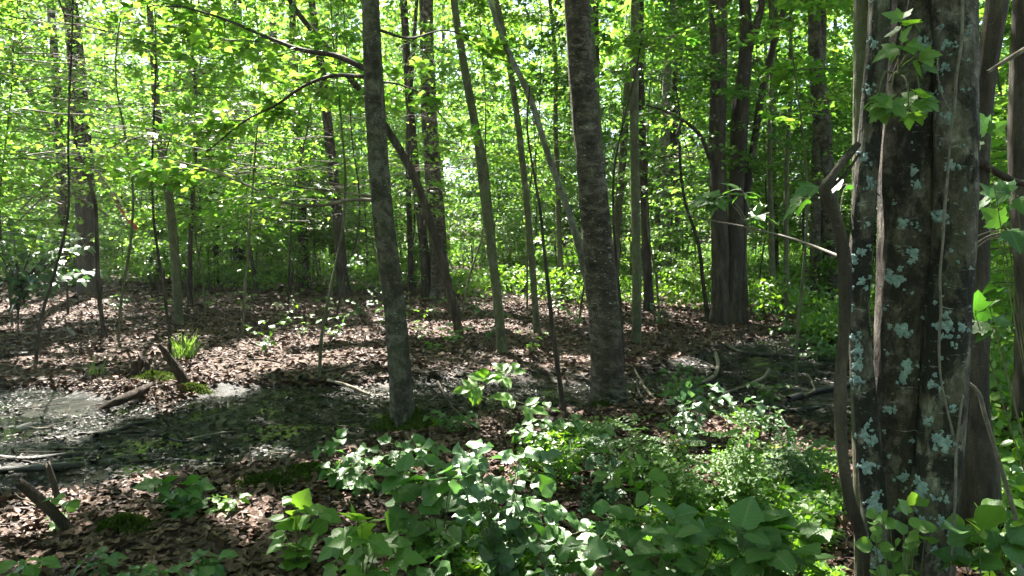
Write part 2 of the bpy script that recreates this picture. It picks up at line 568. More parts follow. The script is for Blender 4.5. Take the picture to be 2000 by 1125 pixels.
M['pale_wood'] = bark_mat('weathered_wood', (.08, .065, .05), (.19, .155, .12), (.34, .29, .24), .5, 1, 9, .6)
M['rot_wood'] = bark_mat('rotten_wood', (.013, .008, .006), (.04, .025, .017), (.11, .07, .05), .5, .4, 14, 1.0)
M['wet_wood'] = bark_mat('wet_black_branch', (.008, .007, .006), (.02, .017, .014), (.045, .038, .03), .4, 1, 9, .6, rough=.42)
M['twig'] = simple_mat('twig', [(.035, .026, .02), (.10, .08, .06)], 20)
M['stem'] = simple_mat('green_stem', [(.05, .07, .025), (.12, .12, .06)], 20)
M['moss'] = simple_mat('moss', [(.014, .022, .004), (.035, .052, .008), (.06, .08, .014)], 30, .95, .9, .1, dist=.02)
M['moss_blade'] = leaf_mat('moss_blade', [(.02, .034, .006), (.045, .066, .011)], [(.04, .07, .008), (.07, .10, .014)], rough=.8, mix=.35, spec=.1)
M['lichen'] = simple_mat('blue_grey_lichen', [(.12, .17, .18), (.24, .32, .33), (.37, .45, .45)], 60, .95, .9, .1, dist=.006)
M['litter'] = simple_mat('dead_leaf', [(.018, .009, .006), (.055, .027, .018), (.105, .057, .040), (.20, .122, .092)], 18, .6, .4, .28, source='attr')
M['wet_litter'] = simple_mat('wet_black_leaf', [(.005, .0045, .004), (.014, .012, .009), (.035, .028, .02)], 18, .4, .5, .16, source='attr')
M['vine'] = simple_mat('vine_bark', [(.09, .075, .062), (.2, .175, .15)], 30)
M['red'] = simple_mat('red_wood', [(.25, .04, .04), (.5, .12, .11)], 12)

# forest floor
m, nt, out = new_mat('forest_floor')
v = coords(nt, 'Object')
n1 = noise_tex(nt, v, 14, 8, .75, .5); n2 = noise_tex(nt, v, 1.1, 4, .6); n3 = noise_tex(nt, v, 60, 4, .7)
c = ramp(nt, n1, [(.3, (.02, .013, .010)), (.5, (.075, .048, .036)), (.68, (.17, .115, .09))])
c = mixc(nt, .5, c, ramp(nt, n2, [(.35, (.5, .48, .45)), (.65, (1.2, 1.15, 1.1))]), 'MULTIPLY')
wa = nt.nodes.new('ShaderNodeAttribute'); wa.attribute_name = 'wet'
c = mixc(nt, wa.outputs['Fac'], c, ramp(nt, n1, [(.3, (.004, .0035, .003)), (.7, (.015, .013, .009))]))
b = N(nt, 'ShaderNodeBsdfPrincipled')
b.inputs['Specular IOR Level'].default_value = .22
nt.links.new(c, b.inputs['Base Color'])
rr = math_(nt, 'SUBTRACT', .85, math_(nt, 'MULTIPLY', wa.outputs['Fac'], .5))
nt.links.new(rr, b.inputs['Roughness'])
bp = N(nt, 'ShaderNodeBump', Strength=.9, Distance=.03)
nt.links.new(math_(nt, 'ADD', n1, math_(nt, 'MULTIPLY', n3, .4)), bp.inputs['Height'])
nt.links.new(bp.outputs[0], b.inputs['Normal'])
nt.links.new(b.outputs[0], out.inputs[0])
M['floor'] = m

# stagnant pool: dark water with patches of olive scum
m, nt, out = new_mat('stagnant_water')
v = coords(nt, 'Object')
n1 = noise_tex(nt, v, 1.3, 6, .65, .4); n2 = noise_tex(nt, v, 38, 5, .75); n3 = noise_tex(nt, v, 9, 4, .6)
scum = ramp(nt, math_(nt, 'ADD', math_(nt, 'MULTIPLY', n1, .7), math_(nt, 'MULTIPLY', n2, .3)), [(.47, (0, 0, 0)), (.56, (1, 1, 1))])
c = mixc(nt, scum, (.008, .008, .007), ramp(nt, n2, [(.35, (.004, .005, .0025)), (.65, (.016, .018, .008))]))
b = N(nt, 'ShaderNodeBsdfPrincipled')
b.inputs['IOR'].default_value = 1.33
nt.links.new(math_(nt, 'SUBTRACT', .5, math_(nt, 'MULTIPLY', scum, .42)), b.inputs['Specular IOR Level'])
nt.links.new(c, b.inputs['Base Color'])
nt.links.new(math_(nt, 'ADD', .05, math_(nt, 'MULTIPLY', scum, .42)), b.inputs['Roughness'])
bp = N(nt, 'ShaderNodeBump', Strength=.8, Distance=.02)
nt.links.new(math_(nt, 'ADD', math_(nt, 'MULTIPLY', n3, .45), math_(nt, 'MULTIPLY', math_(nt, 'MULTIPLY', n2, scum), .9)), bp.inputs['Height'])
nt.links.new(bp.outputs[0], b.inputs['Normal'])
nt.links.new(b.outputs[0], out.inputs[0])
M['water'] = m

# ------------------------------------------------------------------ ground and pool
def axis(lo, hi, step, far, grow=1.16):
    a = list(np.arange(lo, hi + 1e-6, step))
    s, x = step, hi
    while x < far:
        s *= grow; x += s; a.append(x)
    s, x = step, lo
    while x > -far:
        s *= grow; x -= s; a.insert(0, x)
    return np.array(a)
gx, gy = axis(-13, 11, .1, 150), axis(2, 18, .09, 150)
XX, YY = np.meshgrid(gx, gy)
ZZ = ground_z(XX, YY)
sdw = pool_sd(XX, YY) + .35 * vn(XX * 1.3, YY * 1.3)
wet = np.clip(sdw / .6 + .75, 0, 1)
i, j = np.meshgrid(np.arange(len(gy) - 1), np.arange(len(gx) - 1), indexing='ij')
w_ = len(gx)
F = np.stack([i * w_ + j, i * w_ + j + 1, (i + 1) * w_ + j + 1, (i + 1) * w_ + j], -1).reshape(-1, 4)
o = obj('ground', mesh_from('ground', np.stack([XX, YY, ZZ], -1).reshape(-1, 3), [F], attrs={'wet': wet.ravel()}), M['floor'], kind='structure')
o['label'] = 'forest floor of brown earth under the leaf litter'
lo, hi = POOL.min(0) - 1.0, POOL.max(0) + 1.0
wx, wy = np.arange(lo[0], hi[0], .25), np.arange(lo[1], hi[1], .25)
XX, YY = np.meshgrid(wx, wy)
nx = len(wx)
i, j = np.meshgrid(np.arange(len(wy) - 1), np.arange(nx - 1), indexing='ij')
F = np.stack([i * nx + j, i * nx + j + 1, (i + 1) * nx + j + 1, (i + 1) * nx + j], -1).reshape(-1, 4)
cxm, cym = XX[:-1, :-1].ravel() + .125, YY[:-1, :-1].ravel() + .125
F = F[pool_sd(cxm, cym) > -.45]
o = obj('water', mesh_from('water', np.stack([XX, YY, np.full_like(XX, WATER_Z)], -1).reshape(-1, 3), [F]), M['water'], kind='structure')
o['label'] = 'shallow stagnant forest pool with olive scum and dark muck'

# ------------------------------------------------------------------ where sunlight reaches the floor and the shrubs
for px, py, r in [(480, 690, .55), (410, 738, .5), (545, 668, .6), (440, 715, .5), (510, 705, .45), (200, 765, .5), (60, 800, .6), (170, 818, .55), (270, 805, .5),
                  (20, 840, .5), (110, 830, .5), (340, 745, .35), (90, 765, .3), (60, 640, .5), (150, 620, .6), (40, 600, .7), (210, 590, .8), (90, 1000, .16), (60, 1020, .14), (120, 985, .15),
                  (480, 1005, .13), (530, 890, .14), (300, 690, .3), (390, 745, .2), (690, 655, .65), (750, 645, .65), (880, 640, .65), (820, 640, .6), (925, 636, .6),
                  (960, 632, .5), (1010, 640, .5), (850, 652, .4), (1110, 610, .6), (1150, 605, .5), (1135, 700, .22), (1230, 640, .35), (1000, 707, .18),
                  (1370, 725, .16), (1500, 637, .4), (690, 960, .12), (1330, 700, .15), (60, 700, .12), (620, 700, .25), (350, 580, .9), (600, 575, 1.0),
                  (270, 940, .13), (30, 905, .18), (800, 575, 1.0), (1000, 570, 1.2)]:
    gap_ground(px, py, r)
for px, py, Y, r in [(985, 920, 3.3, .22), (950, 935, 3.3, .18), (1020, 890, 3.3, .17), (1005, 1010, 3.1, .1), (1175, 1000, 2.95, .08), (590, 625, 13, .4), (735, 580, 16, .5), (655, 632, 13, .35), (1005, 785, 5.2, .24), (940, 755, 5.25, .24), (1435, 785, 5.9, .28), (1395, 775, 5.95, .2), (1462, 872, 4.1, .12), (1428, 935, 4.0, .12),
                     (1485, 795, 5.9, .22), (1230, 1000, 3.0, .09), (1170, 960, 3.2, .09), (1000, 1030, 3.0, .08), (1400, 385, 3.4, .10), (1600, 365, 2.6, .06), (690, 512, 9, .3),
                     (1540, 990, 3.4, .13), (130, 460, 12, .16), (150, 540, 12, .16), (1860, 480, 2.35, .05), (1722, 330, 2.4, .05), (640, 320, 12, .5)]:
    gap_at(px, py, Y, r)

# ------------------------------------------------------------------ trees
TOPS = []          # tops of the tall trees that carry the leaf roof
def stem_points(pts, Y, H, taper=.55, seed=0):
    """pixel polyline (top to bottom: x, y, width) -> base-to-top points and radii, at the distance of the foot"""
    P = [at(p[0], p[1], Y) for p in pts][::-1]
    R = [p[2] / FPX * Y / 2 for p in pts][::-1]
    foot = P[0].copy()
    foot[2] = float(ground_z(foot[0], foot[1])) - .06
    if P[0][2] > foot[2] + .15:
        P.insert(0, foot); R.insert(0, R[0] * 1.05)
    else:
        P[0] = foot
    d = nrm(P[-1] - P[-2])
    d = nrm(d * np.array([.6, .6, 1]))
    top, r = P[-1], R[-1]
    if H > top[2] + 1:
        r_end = r * taper
        n = 4
        L = (H - top[2]) / max(d[2], .5)
        for k in range(1, n + 1):
            dd = nrm(d + np.array([.06 * math.sin(seed * 3.1 + k), .06 * math.cos(seed * 2.3 + k), 0]) * k)
            P.append(P[-1] + dd * L / n); R.append(r + (r_end - r) * k / n)
    P, R = np.array(P), np.array(R)
    P[1:, 1] += .15 * R[1:] / R[0] * vn(np.arange(1, len(P)) * .9, seed) * np.arange(1, len(P)) * .35
    return P, R

def add_trunk(parent, P, R, mat, near, seed, flare=.35, off=(0, 0, 0), name='trunk', amp=.05):
    L = np.sum(np.linalg.norm(np.diff(P, axis=0), axis=1))
    n = int(np.clip(L / (.05 if near > 1 else .12 if near else .35), 10, 240))
    pts = resample(P, n)
    d0 = np.concatenate([[0], np.cumsum(np.linalg.norm(np.diff(P, axis=0), axis=1))])
    rr = np.interp(np.linspace(0, d0[-1], n), d0, R)
    sides = 40 if near > 1 else 20 if near else 10
    V, Fs = bark_tube(pts, rr, sides, amp=amp, flare=flare, seed=seed)
    return obj(name, mesh_from(name, V - np.asarray(off), Fs), mat, parent)

def tree(name, label, stems, mat, H=15, near=0, canopy=True, group=None, base_py=None, flare=.35, cat='tree', amp=.05, Y=None):
    b = stems[0][-1]
    g = G(b[0], base_py or b[1])
    Y = Y or g[1]
    base = at(b[0], b[1], Y)
    base[2] = float(ground_z(base[0], base[1]))
    t = thing(name, label, cat, base, group)
    seed = (b[0] * 7 + b[1]) % 97
    for k, st in enumerate(stems):
        P, R = stem_points(st, Y, H if k == 0 else H * .9, seed=seed + k)
        add_trunk(t, P, R, mat, near, seed + k * 5, flare=flare if k < 2 else 0, off=base, amp=amp)
        if k == 0 or len(st) > 2 and canopy and k == 1:
            if canopy:
                TOPS.append((t, P[-1].copy(), base))
    t['_y'] = float(Y)
    return t, Y, base

def branch(t, base, pts, Y, r0, r1, mat, sprays=0, crown=None, ls=.085, nl=55, length=1.0, name='branch', dY=0.0, rise=.1):
    n = len(pts)
    P = np.array([at(p[0], p[1], Y + dY * k / max(1, n - 1)) for k, p in enumerate(pts)])
    Q = resample(P, max(8, n * 4))
    V, F = tube(Q, np.linspace(r0, r1, len(Q)), 7)
    obj(name, mesh_from(name, V - base, [F]), mat, t)
    if crown is not None:
        for k in range(sprays):
            u = rng.uniform(.2, 1) if k else 1.0
            q = Q[min(len(Q) - 1, int(u * (len(Q) - 1)))]
            d = nrm(Q[-1] - Q[0])
            az = math.atan2(d[1], d[0]) + rng.uniform(-1.2, 1.2)
            crown.spray(q, az, rise, length * rng.uniform(.6, 1.2), nl, ls)

# --- foot of the pool: mossy grey trunk
tA, YA, bA = tree('maple_tree', 'straight grey-brown trunk with a mossy foot at the near edge of the pool', [[(722, 0, 33), (735, 220, 38), (748, 400, 40), (765, 580, 42), (778, 700, 43), (790, 838, 47)]],
                  M['bark_grey'], H=15, near=2, flare=.45)
cA = Crown()
branch(tA, bA, [(718, 137), (660, 110), (590, 98), (520, 72), (440, 38), (340, 8)], YA, .028, .008, M['bark_dark'], 9, cA, ls=.085, length=.9, dY=.8)
branch(tA, bA, [(716, 150), (650, 148), (590, 170), (540, 205), (480, 235), (400, 300)], YA, .02, .006, M['bark_dark'], 8, cA, ls=.085, length=.8, dY=1.6)
branch(tA, bA, [(742, 392), (690, 390), (620, 402), (550, 393), (480, 360), (400, 330), (330, 310)], YA, .018, .006, M['pale_wood'], 7, cA, length=.8, dY=.5)
branch(tA, bA, [(742, 385), (700, 380), (650, 372)], YA, .014, .006, M['pale_wood'], 1, cA, dY=-.2)
branch(tA, bA, [(728, 160), (780, 165), (830, 190), (880, 250)], YA, .012, .004, M['bark_dark'], 3, cA, length=.6, dY=1.4)
branch(tA, bA, [(745, 60), (800, 75), (880, 60), (960, 110)], YA, .014, .004, M['bark_dark'], 4, cA, length=.7, dY=1.6)
cA.build(tA, M['under'], T_MAPLE, bA, twigmat=M['twig'])
# --- big flecked trunk right of centre
tB, YB, bB = tree('cherry_tree', 'thick dark trunk with pale flecked bark standing in the muck right of centre', [[(1127, 0, 50), (1139, 180, 50), (1155, 350, 54), (1168, 480, 57), (1182, 650, 62), (1190, 790, 66)]],
                  M['bark_fleck'], H=16, near=2, flare=.4)
tree('leaning_sapling', 'pale curved sapling leaning against the thick flecked trunk', [[(950, -20, 8), (985, 90, 10), (1030, 185, 11), (1075, 320, 12), (1115, 430, 13), (1150, 570, 17), (1168, 660, 19), (1176, 735, 19)]],
     M['bark_pale'], H=7, near=1, canopy=False, base_py=770)
tree('sapling_tree', 'thin dark stem rising just behind the thick flecked trunk', [[(1150, -10, 11), (1165, 200, 13), (1178, 400, 14), (1195, 560, 14), (1212, 690, 14)]], M['bark_green'], H=9, near=0, canopy=False)
# --- saplings between the two
tree('sapling_tree', 'slim olive sapling leaning left, mossy foot, between the two large trunks', [[(885, -10, 13), (905, 120, 15), (930, 260, 16), (952, 430, 17), (972, 590, 18), (982, 690, 22)]], M['bark_green'], H=11, near=1, canopy=True)
tree('sapling_tree', 'very thin stem hugging the slim olive sapling on its right side', [[(925, 220, 6), (945, 300, 8), (960, 430, 8), (972, 560, 8), (978, 640, 8)]], M['bark_green'], H=5.5, canopy=False)
tC, YC, bC = tree('crooked_tree', 'crooked brown trunk leaning from upper left down behind the mossy trunk', [[(575, 15, 10), (640, 95, 12), (700, 175, 13), (760, 260, 15), (808, 345, 16), (842, 440, 17), (872, 545, 17), (898, 650, 17)]],
                  M['bark_dark'], H=11, near=1, canopy=True)
tree('sapling_tree', 'slim stem left of the pale leaning sapling, foot in litter', [[(968, -10, 10), (985, 70, 11), (1002, 170, 12), (1022, 330, 12), (1038, 500, 13), (1050, 650, 13)]], M['bark_green'], H=11, near=0)
tree('sapling_tree', 'bare dark whip of a stem standing at the pool edge beside the bright hickory shoot', [[(1062, 480, 6), (1070, 560, 8), (1085, 690, 9), (1105, 808, 10)]], M['bark_dark'], H=3.0, near=1, canopy=False)
tree('sapling_tree', 'thin straight stem just left of the thick flecked trunk in the background', [[(1085, 240, 9), (1090, 400, 10), (1098, 590, 11)]], M['bark_green'], H=11, canopy=False)
# --- behind, centre left
tE, YE, bE = tree('tall_tree', 'tall dark trunk with horizontal bark bands behind the crooked trunk', [[(832, -10, 27), (838, 200, 29), (845, 330, 32), (856, 480, 34), (862, 582, 36)]], M['bark_fleck'], H=18)
tree('tall_tree', 'slim dark trunk with a high fork just left of the banded trunk', [[(788, 20, 15), (798, 180, 16), (812, 340, 17), (828, 480, 19), (836, 580, 20)], [(812, 30, 7), (806, 120, 9), (800, 200, 10)]], M['bark_dark'], H=15)
tree('tall_tree', 'dark leaning trunk third from left of the mossy trunk, reddish foot', [[(612, 20, 13), (630, 150, 17), (645, 290, 20), (660, 430, 21), (672, 578, 22)]], M['bark_dark'], H=16)
tree('tall_tree', 'slim dark trunk in a pair left of the reddish leaning trunk', [[(572, 60, 13), (580, 230, 17), (588, 400, 19), (597, 566, 21)]], M['bark_dark'], H=15)
tree('tall_tree', 'thin grey trunk far back, left of the slim dark pair', [[(533, 60, 13), (536, 240, 15), (541, 400, 16), (551, 548, 16)]], M['bark_grey'], H=15)
tJ, YJ, bJ = tree('tall_tree', 'broad dark trunk standing behind leaves at the far left', [[(140, -20, 26), (150, 130, 30), (160, 260, 33), (168, 400, 35), (175, 572, 38)]], M['bark_dark'], H=17)
tK, YK, bK = tree('sapling_tree', 'olive sapling with a slight bend left of centre, foot behind the grass clump', [[(283, -10, 11), (298, 120, 13), (310, 230, 15), (325, 360, 16), (342, 500, 17), (350, 632, 17)]], M['bark_green'], H=10, near=1)
tree('sapling_tree', 'thin dark stem close right of the bent olive sapling', [[(385, 260, 7), (378, 360, 8), (372, 480, 9), (370, 596, 10)]], M['bark_dark'], H=8, canopy=False)
tree('sapling_tree', 'wavy dark stem at left with its foot on a bare leaf-covered patch', [[(150, 280, 6), (178, 380, 7), (184, 480, 8), (192, 580, 8), (206, 662, 9)]], M['bark_dark'], H=6, near=0, canopy=False)
tree('forked_shrub', 'forked brown stem with light bark left of the thin grey trunk', [[(295, 330, 10), (302, 400, 12), (298, 480, 12), (296, 540, 12)], [(280, 320, 8), (292, 370, 9), (301, 405, 10)]], M['bark_grey'], H=6, canopy=False)
tree('forked_shrub', 'forked grey stem between the bent olive sapling and the thin grey trunk', [[(448, 330, 8), (432, 400, 10), (420, 470, 11), (418, 556, 12)], [(410, 300, 7), (415, 380, 8), (420, 440, 9)]], M['bark_grey'], H=6, canopy=False)
tree('tall_tree', 'grey trunk far back at left beside the broad dark trunk', [[(112, 200, 16), (118, 330, 18), (124, 450, 20), (126, 560, 20)]], M['bark_grey'], H=15)
tree('sapling_tree', 'bending grey stem crossing in front of the broad dark trunk at left', [[(30, 130, 6), (60, 180, 7), (100, 250, 8), (140, 330, 9), (182, 420, 9), (190, 500, 9), (188, 570, 9)]], M['bark_grey'], H=4.5, canopy=False)
# --- centre right
tree('sapling_tree', 'straight slim pole with mossy bark right of the thick flecked trunk', [[(1240, -10, 17), (1239, 200, 17), (1241, 400, 17), (1243, 560, 18), (1243, 672, 19)]], M['bark_green'], H=12, near=1)
tree('sapling_tree', 'slightly bowed pole between the thick flecked trunk and the mossy pole', [[(1240, 20, 12), (1226, 150, 14), (1216, 300, 15), (1206, 440, 15), (1198, 600, 16)]], M['bark_green'], H=12)
tree('tall_tree', 'dark pole behind the straight mossy pole, just to its right', [[(1249, 60, 14), (1254, 250, 16), (1260, 430, 17), (1268, 608, 19)]], M['bark_dark'], H=13)
tP, YP, bP = tree('twin_trunk_tree', 'large dark tree with twin trunks rising from one foot at centre right', [
    [(1402, -20, 34), (1402, 150, 32), (1403, 300, 30), (1406, 450, 33), (1408, 560, 35), (1406, 632, 38)],
    [(1456, -20, 20), (1458, 80, 24), (1449, 220, 29), (1442, 360, 32), (1436, 500, 33), (1430, 635, 36)],
    [(1492, -20, 14), (1478, 40, 15), (1462, 95, 18)],
    [(1535, 0, 11), (1510, 90, 13), (1488, 180, 14), (1472, 290, 14), (1456, 400, 14)]], M['bark_dark'], H=17, near=1, flare=.18)
cP = Crown()
branch(tP, bP, [(1388, 312), (1365, 262), (1330, 232), (1290, 214), (1262, 205)], YP, .05, .015, M['bark_dark'], 4, cP, ls=.1, length=1.2, dY=-.8)
branch(tP, bP, [(1330, 235), (1320, 265), (1308, 305)], YP, .02, .006, M['bark_dark'], dY=-.3)
branch(tP, bP, [(1322, 240), (1345, 300), (1352, 350)], YP, .016, .006, M['bark_dark'], dY=-.5)
for k in range(42):
    px, py = rng.uniform(1370, 1570), rng.uniform(-60, 330)
    if 1465 < px < 1540 and py < 60:
        continue
    o_ = at(px, py, YP + rng.uniform(-1.6, 1.0))
    cP.spray(o_, rng.uniform(0, 6.28), .05, rng.uniform(.6, 1.1), 60, .1, twigs=True)
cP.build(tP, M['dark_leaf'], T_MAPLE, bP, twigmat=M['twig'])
tQ, YQ, bQ = tree('tall_tree', 'tall grey trunk forking near the top, left of the lichen-covered trunks', [[(1588, -10, 22), (1590, 100, 26), (1600, 220, 34), (1612, 330, 37), (1622, 450, 37), (1632, 608, 36)], [(1608, -10, 14), (1606, 60, 16), (1600, 160, 18)]], M['bark_grey'], H=17, near=1)
tree('sapling_tree', 'thin green stem in the bright undergrowth right of the twin-trunk tree', [[(1503, 240, 9), (1505, 380, 10), (1509, 500, 11), (1512, 612, 12)]], M['bark_green'], H=9, canopy=False)
tree('sapling_tree', 'straight thin stem midway between the twin-trunk tree and the forking grey trunk', [[(1548, 150, 8), (1540, 320, 9), (1536, 470, 9), (1537, 630, 10)]], M['bark_green'], H=9, canopy=False)
tree('sapling_tree', 'thin leaning stem touching the foot of the twin-trunk tree on its left', [[(1340, 400, 6), (1362, 470, 7), (1375, 560, 8), (1384, 622, 9)]], M['bark_dark'], H=5, canopy=False)
tree('tall_tree', 'short-looking tan trunk far back left of the twin-trunk tree', [[(1300, 200, 18), (1300, 350, 20), (1301, 480, 22), (1302, 560, 22)]], M['bark_pale'], H=14)
tree('sapling_tree', 'leaning thin stem in the sunlit undergrowth beside the forking grey trunk', [[(1570, 420, 4), (1572, 500, 5), (1585, 600, 6)]], M['bark_dark'], H=4.5, canopy=False)
# --- right side, near
tR, YR, bR = tree('rough_trunk_tree', 'dark rough trunk directly behind the lichen-covered trunks at right', [[(1942, -20, 40), (1932, 150, 36), (1926, 300, 42), (1922, 480, 48), (1914, 650, 54), (1908, 800, 60), (1906, 920, 66), (1912, 1062, 72)]], M['bark_dark'], H=14, near=2, flare=.35, amp=.07)
tree('tall_tree', 'dark trunk cut by the right edge of the picture', [[(2003, -20, 40), (2002, 300, 42), (2000, 600, 44), (2000, 900, 48)]], M['bark_dark'], H=14, near=1)
branch(tR, bR, [(1905, 310), (1945, 335), (1985, 355), (2040, 362)], YR, .022, .012, M['bark_dark'])

# --- the lichen-covered clump of stems in front at right
YL = 2.45
foot = at(1775, 1100, YL); foot[2] = float(ground_z(foot[0], foot[1]))
tL = thing('lichen_tree', 'clump of three near trunks covered in blue-grey lichen at the right', 'tree', foot)
LST = {
    'left': [(1722, -60, 42), (1716, 60, 41), (1700, 250, 42), (1686, 420, 42), (1677, 610, 41), (1693, 830, 44), (1712, 1062, 50), (1730, 1330, 70)],
    'middle': [(1784, -60, 84), (1782, 60, 88), (1774, 260, 100), (1771, 500, 104), (1760, 760, 96), (1762, 930, 94), (1762, 1100, 100), (1770, 1360, 130)],
    'right': [(1864, -60, 80), (1865, 60, 80), (1866, 260, 82), (1860, 500, 76), (1850, 620, 80), (1843, 760, 84), (1830, 920, 84), (1822, 1080, 80), (1815, 1360, 96)],
    'back': [(1684, -60, 30), (1683, 100, 29), (1680, 300, 28), (1676, 500, 27), (1672, 620, 26), (1680, 830, 30), (1690, 1330, 36)]}
LSURF = {}
for k, (key, pts) in enumerate(LST.items()):
    Yk = {'left': YL - .02, 'middle': YL + .055, 'right': YL - .04, 'back': YL + .1}[key]
    P, R = stem_points(pts, Yk, 10, seed=k)
    P[:, 1] = np.where(P[:, 2] < 4, Yk, P[:, 1])
    foot_p = P[0].copy()
    L = np.sum(np.linalg.norm(np.diff(P, axis=0), axis=1))
    n = 330
    d0 = np.concatenate([[0], np.cumsum(np.linalg.norm(np.diff(P, axis=0), axis=1))])
    # dense where the camera sees it, coarse above
    sv = np.concatenate([np.linspace(0, 3.2, 280), np.linspace(3.3, L, 50)]) / L
    fine = resample(P, 1200)
    pts3 = np.stack([np.interp(sv, np.linspace(0, 1, 1200), fine[:, c]) for c in range(3)], -1)
    rr = np.interp(sv * L, d0, R)
    V, Fs = bark_tube(pts3, rr, 72, amp=.055, freq=1.6, flare=.2, seed=k * 11)
    # vertical cracks on the middle stem
    if key in ('middle', 'right'):
        Pc = np.repeat(pts3, 72, axis=0)
        D = V - Pc
        a = np.arctan2(D[:, 1], D[:, 0])
        cr = vn(a * 7 + .6 * vn(a * 2, V[:, 2] * 3), V[:, 2] * 2.2, k * 9.0)
        V = Pc + D * (1 - (.03 if key == 'middle' else .012) * np.clip(1 - np.abs(cr) * 5, 0, 1))[:, None]
    tk = obj('trunk', mesh_from('trunk', V - foot, Fs), M['bark_mid' if key == 'middle' else 'bark_green' if key == 'back' else 'bark_lichen'], tL)
    LSURF[key] = (tk, pts3, rr, V.reshape(len(pts3), 72, 3))
TOPS.append((tL, np.array([bR[0] - .5, 2.6, 10.5]), foot))

def lichen_patch(key, px, py, size_px):
    """lobed rosette wrapped onto the stem where the photo shows it"""
    tk, pts3, rr, VV = LSURF[key]
    size = size_px / FPX * YL / 2
    row = VV[:, :, :]
    # surface point in front: nearest grid vertex to the view ray that faces the camera
    d = nrm(ray(px, py)); c0 = np.array([0, 0, CAM_H])
    w = row.reshape(-1, 3) - c0
    t = w @ d
    dist = np.linalg.norm(w - t[:, None] * d, axis=1)
    near_ok = dist < .02
    if not near_ok.any():
        return
    idx = np.where(near_ok)[0]
    q = idx[np.argmin(t[idx] + dist[idx] * 3)]
    ri, si = q // 72, q % 72
    p0 = row[ri, si]
    nn = nrm(p0 - pts3[ri] * [1, 1, 0] - np.array([0, 0, p0[2]]))
    up = nrm(np.array([0, 0, 1.0]) - nn * nn[2])
    side = np.cross(up, nn)
    s = random.random() * 50
    na, nr = 22, 4
    V = [p0 + nn * .004]
    for r_ in range(1, nr + 1):
        for a_ in range(na):
            an = a_ / na * 2 * math.pi
            lob = 1 + .5 * float(vn(math.cos(an) * 1.6 + s, math.sin(an) * 1.6)) + .3 * float(vn(math.cos(an) * 5 + s, math.sin(an) * 5)) + .08 * math.sin(an * 9 + s)
            rad = size * lob * r_ / nr
            x, y = rad * math.cos(an), rad * math.sin(an) * 1.1
            R0 = rr[ri]
            drop = x * x / (2 * R0)
            bump = .0035 * float(vn(x * 260 + s, y * 260)) + (.0015 if r_ < nr else -.004) + .0015
            V.append(p0 + side * x + up * y + nn * (bump - drop))
    F3 = [(0, 1 + a_, 1 + (a_ + 1) % na) for a_ in range(na)]
    F4 = []
    for r_ in range(nr - 1):
        for a_ in range(na):
            i0 = 1 + r_ * na + a_; i1 = 1 + r_ * na + (a_ + 1) % na
            F4.append((i0, i0 + na, i1 + na, i1))
    obj('lichen_patch', mesh_from('lichen_patch', np.array(V) - foot, [np.array(F3), np.array(F4)]), M['lichen'], tk)

for key, px, py, s in [('left', 1706, 86, 16), ('left', 1697, 178, 14), ('left', 1689, 307, 20), ('left', 1697, 356, 14), ('left', 1684, 490, 18), ('left', 1668, 505, 14),
                       ('left', 1685, 548, 20), ('left', 1665, 655, 16), ('left', 1677, 680, 22), ('left', 1674, 713, 24), ('left', 1668, 742, 18), ('left', 1690, 848, 22),
                       ('left', 1704, 860, 22), ('left', 1690, 912, 24), ('left', 1711, 968, 16), ('left', 1709, 990, 24), ('left', 1707, 1005, 12), ('left', 1718, 1090, 22), ('left', 1662, 600, 10),
                       ('middle', 1787, 336, 18), ('middle', 1791, 361, 14), ('middle', 1765, 436, 20), ('middle', 1794, 440, 10), ('middle', 1783, 495, 22), ('middle', 1742, 543, 28),
                       ('middle', 1762, 647, 26), ('middle', 1775, 715, 20), ('middle', 1765, 735, 18), ('middle', 1735, 798, 18), ('middle', 1812, 95, 26), ('middle', 1795, 85, 16),
                       ('middle', 1763, 935, 20), ('middle', 1752, 1000, 14), ('middle', 1745, 400, 9), ('middle', 1729, 600, 8), ('middle', 1780, 860, 8), ('middle', 1730, 690, 8),
                       ('right', 1849, 88, 18), ('right', 1845, 133, 15), ('right', 1890, 63, 12), ('right', 1836, 175, 14), ('right', 1852, 230, 18), ('right', 1858, 320, 22), ('right', 1842, 422, 28),
                       ('right', 1836, 428, 18), ('right', 1830, 632, 14), ('right', 1851, 640, 22), ('right', 1847, 618, 16), ('right', 1860, 675, 12), ('right', 1819, 750, 22), ('right', 1807, 826, 18),
                       ('right', 1846, 865, 28), ('right', 1832, 858, 20), ('right', 1798, 952, 32), ('right', 1790, 935, 14), ('right', 1800, 1020, 26), ('right', 1812, 1028, 14), ('right', 1850, 975, 18),
                       ('right', 1852, 1100, 20), ('right', 1828, 1078, 20), ('right', 1836, 1017, 14), ('right', 1855, 1045, 16), ('right', 1864, 800, 12), ('right', 1828, 873, 8), ('right', 1880, 640, 18)]:
    lichen_patch(key, px, py, s * rng.uniform(.8, 1.15))
    for q in range(rng.randint(2, 5)):
        a = rng.uniform(0, 6.28); dd = s * rng.uniform(.45, 1.0)
        lichen_patch(key, px + dd * math.cos(a), py + dd * math.sin(a), s * rng.uniform(.2, .55))
for key in ('left', 'middle', 'right'):
    for k in range(16):
        w = LST[key]
        py = rng.uniform(10, 1100)
        xs = np.interp(py, [p[1] for p in w], [p[0] for p in w]); ww = np.interp(py, [p[1] for p in w], [p[2] for p in w])
        lichen_patch(key, xs + rng.uniform(-.38, .38) * ww, py, rng.uniform(5, 9))

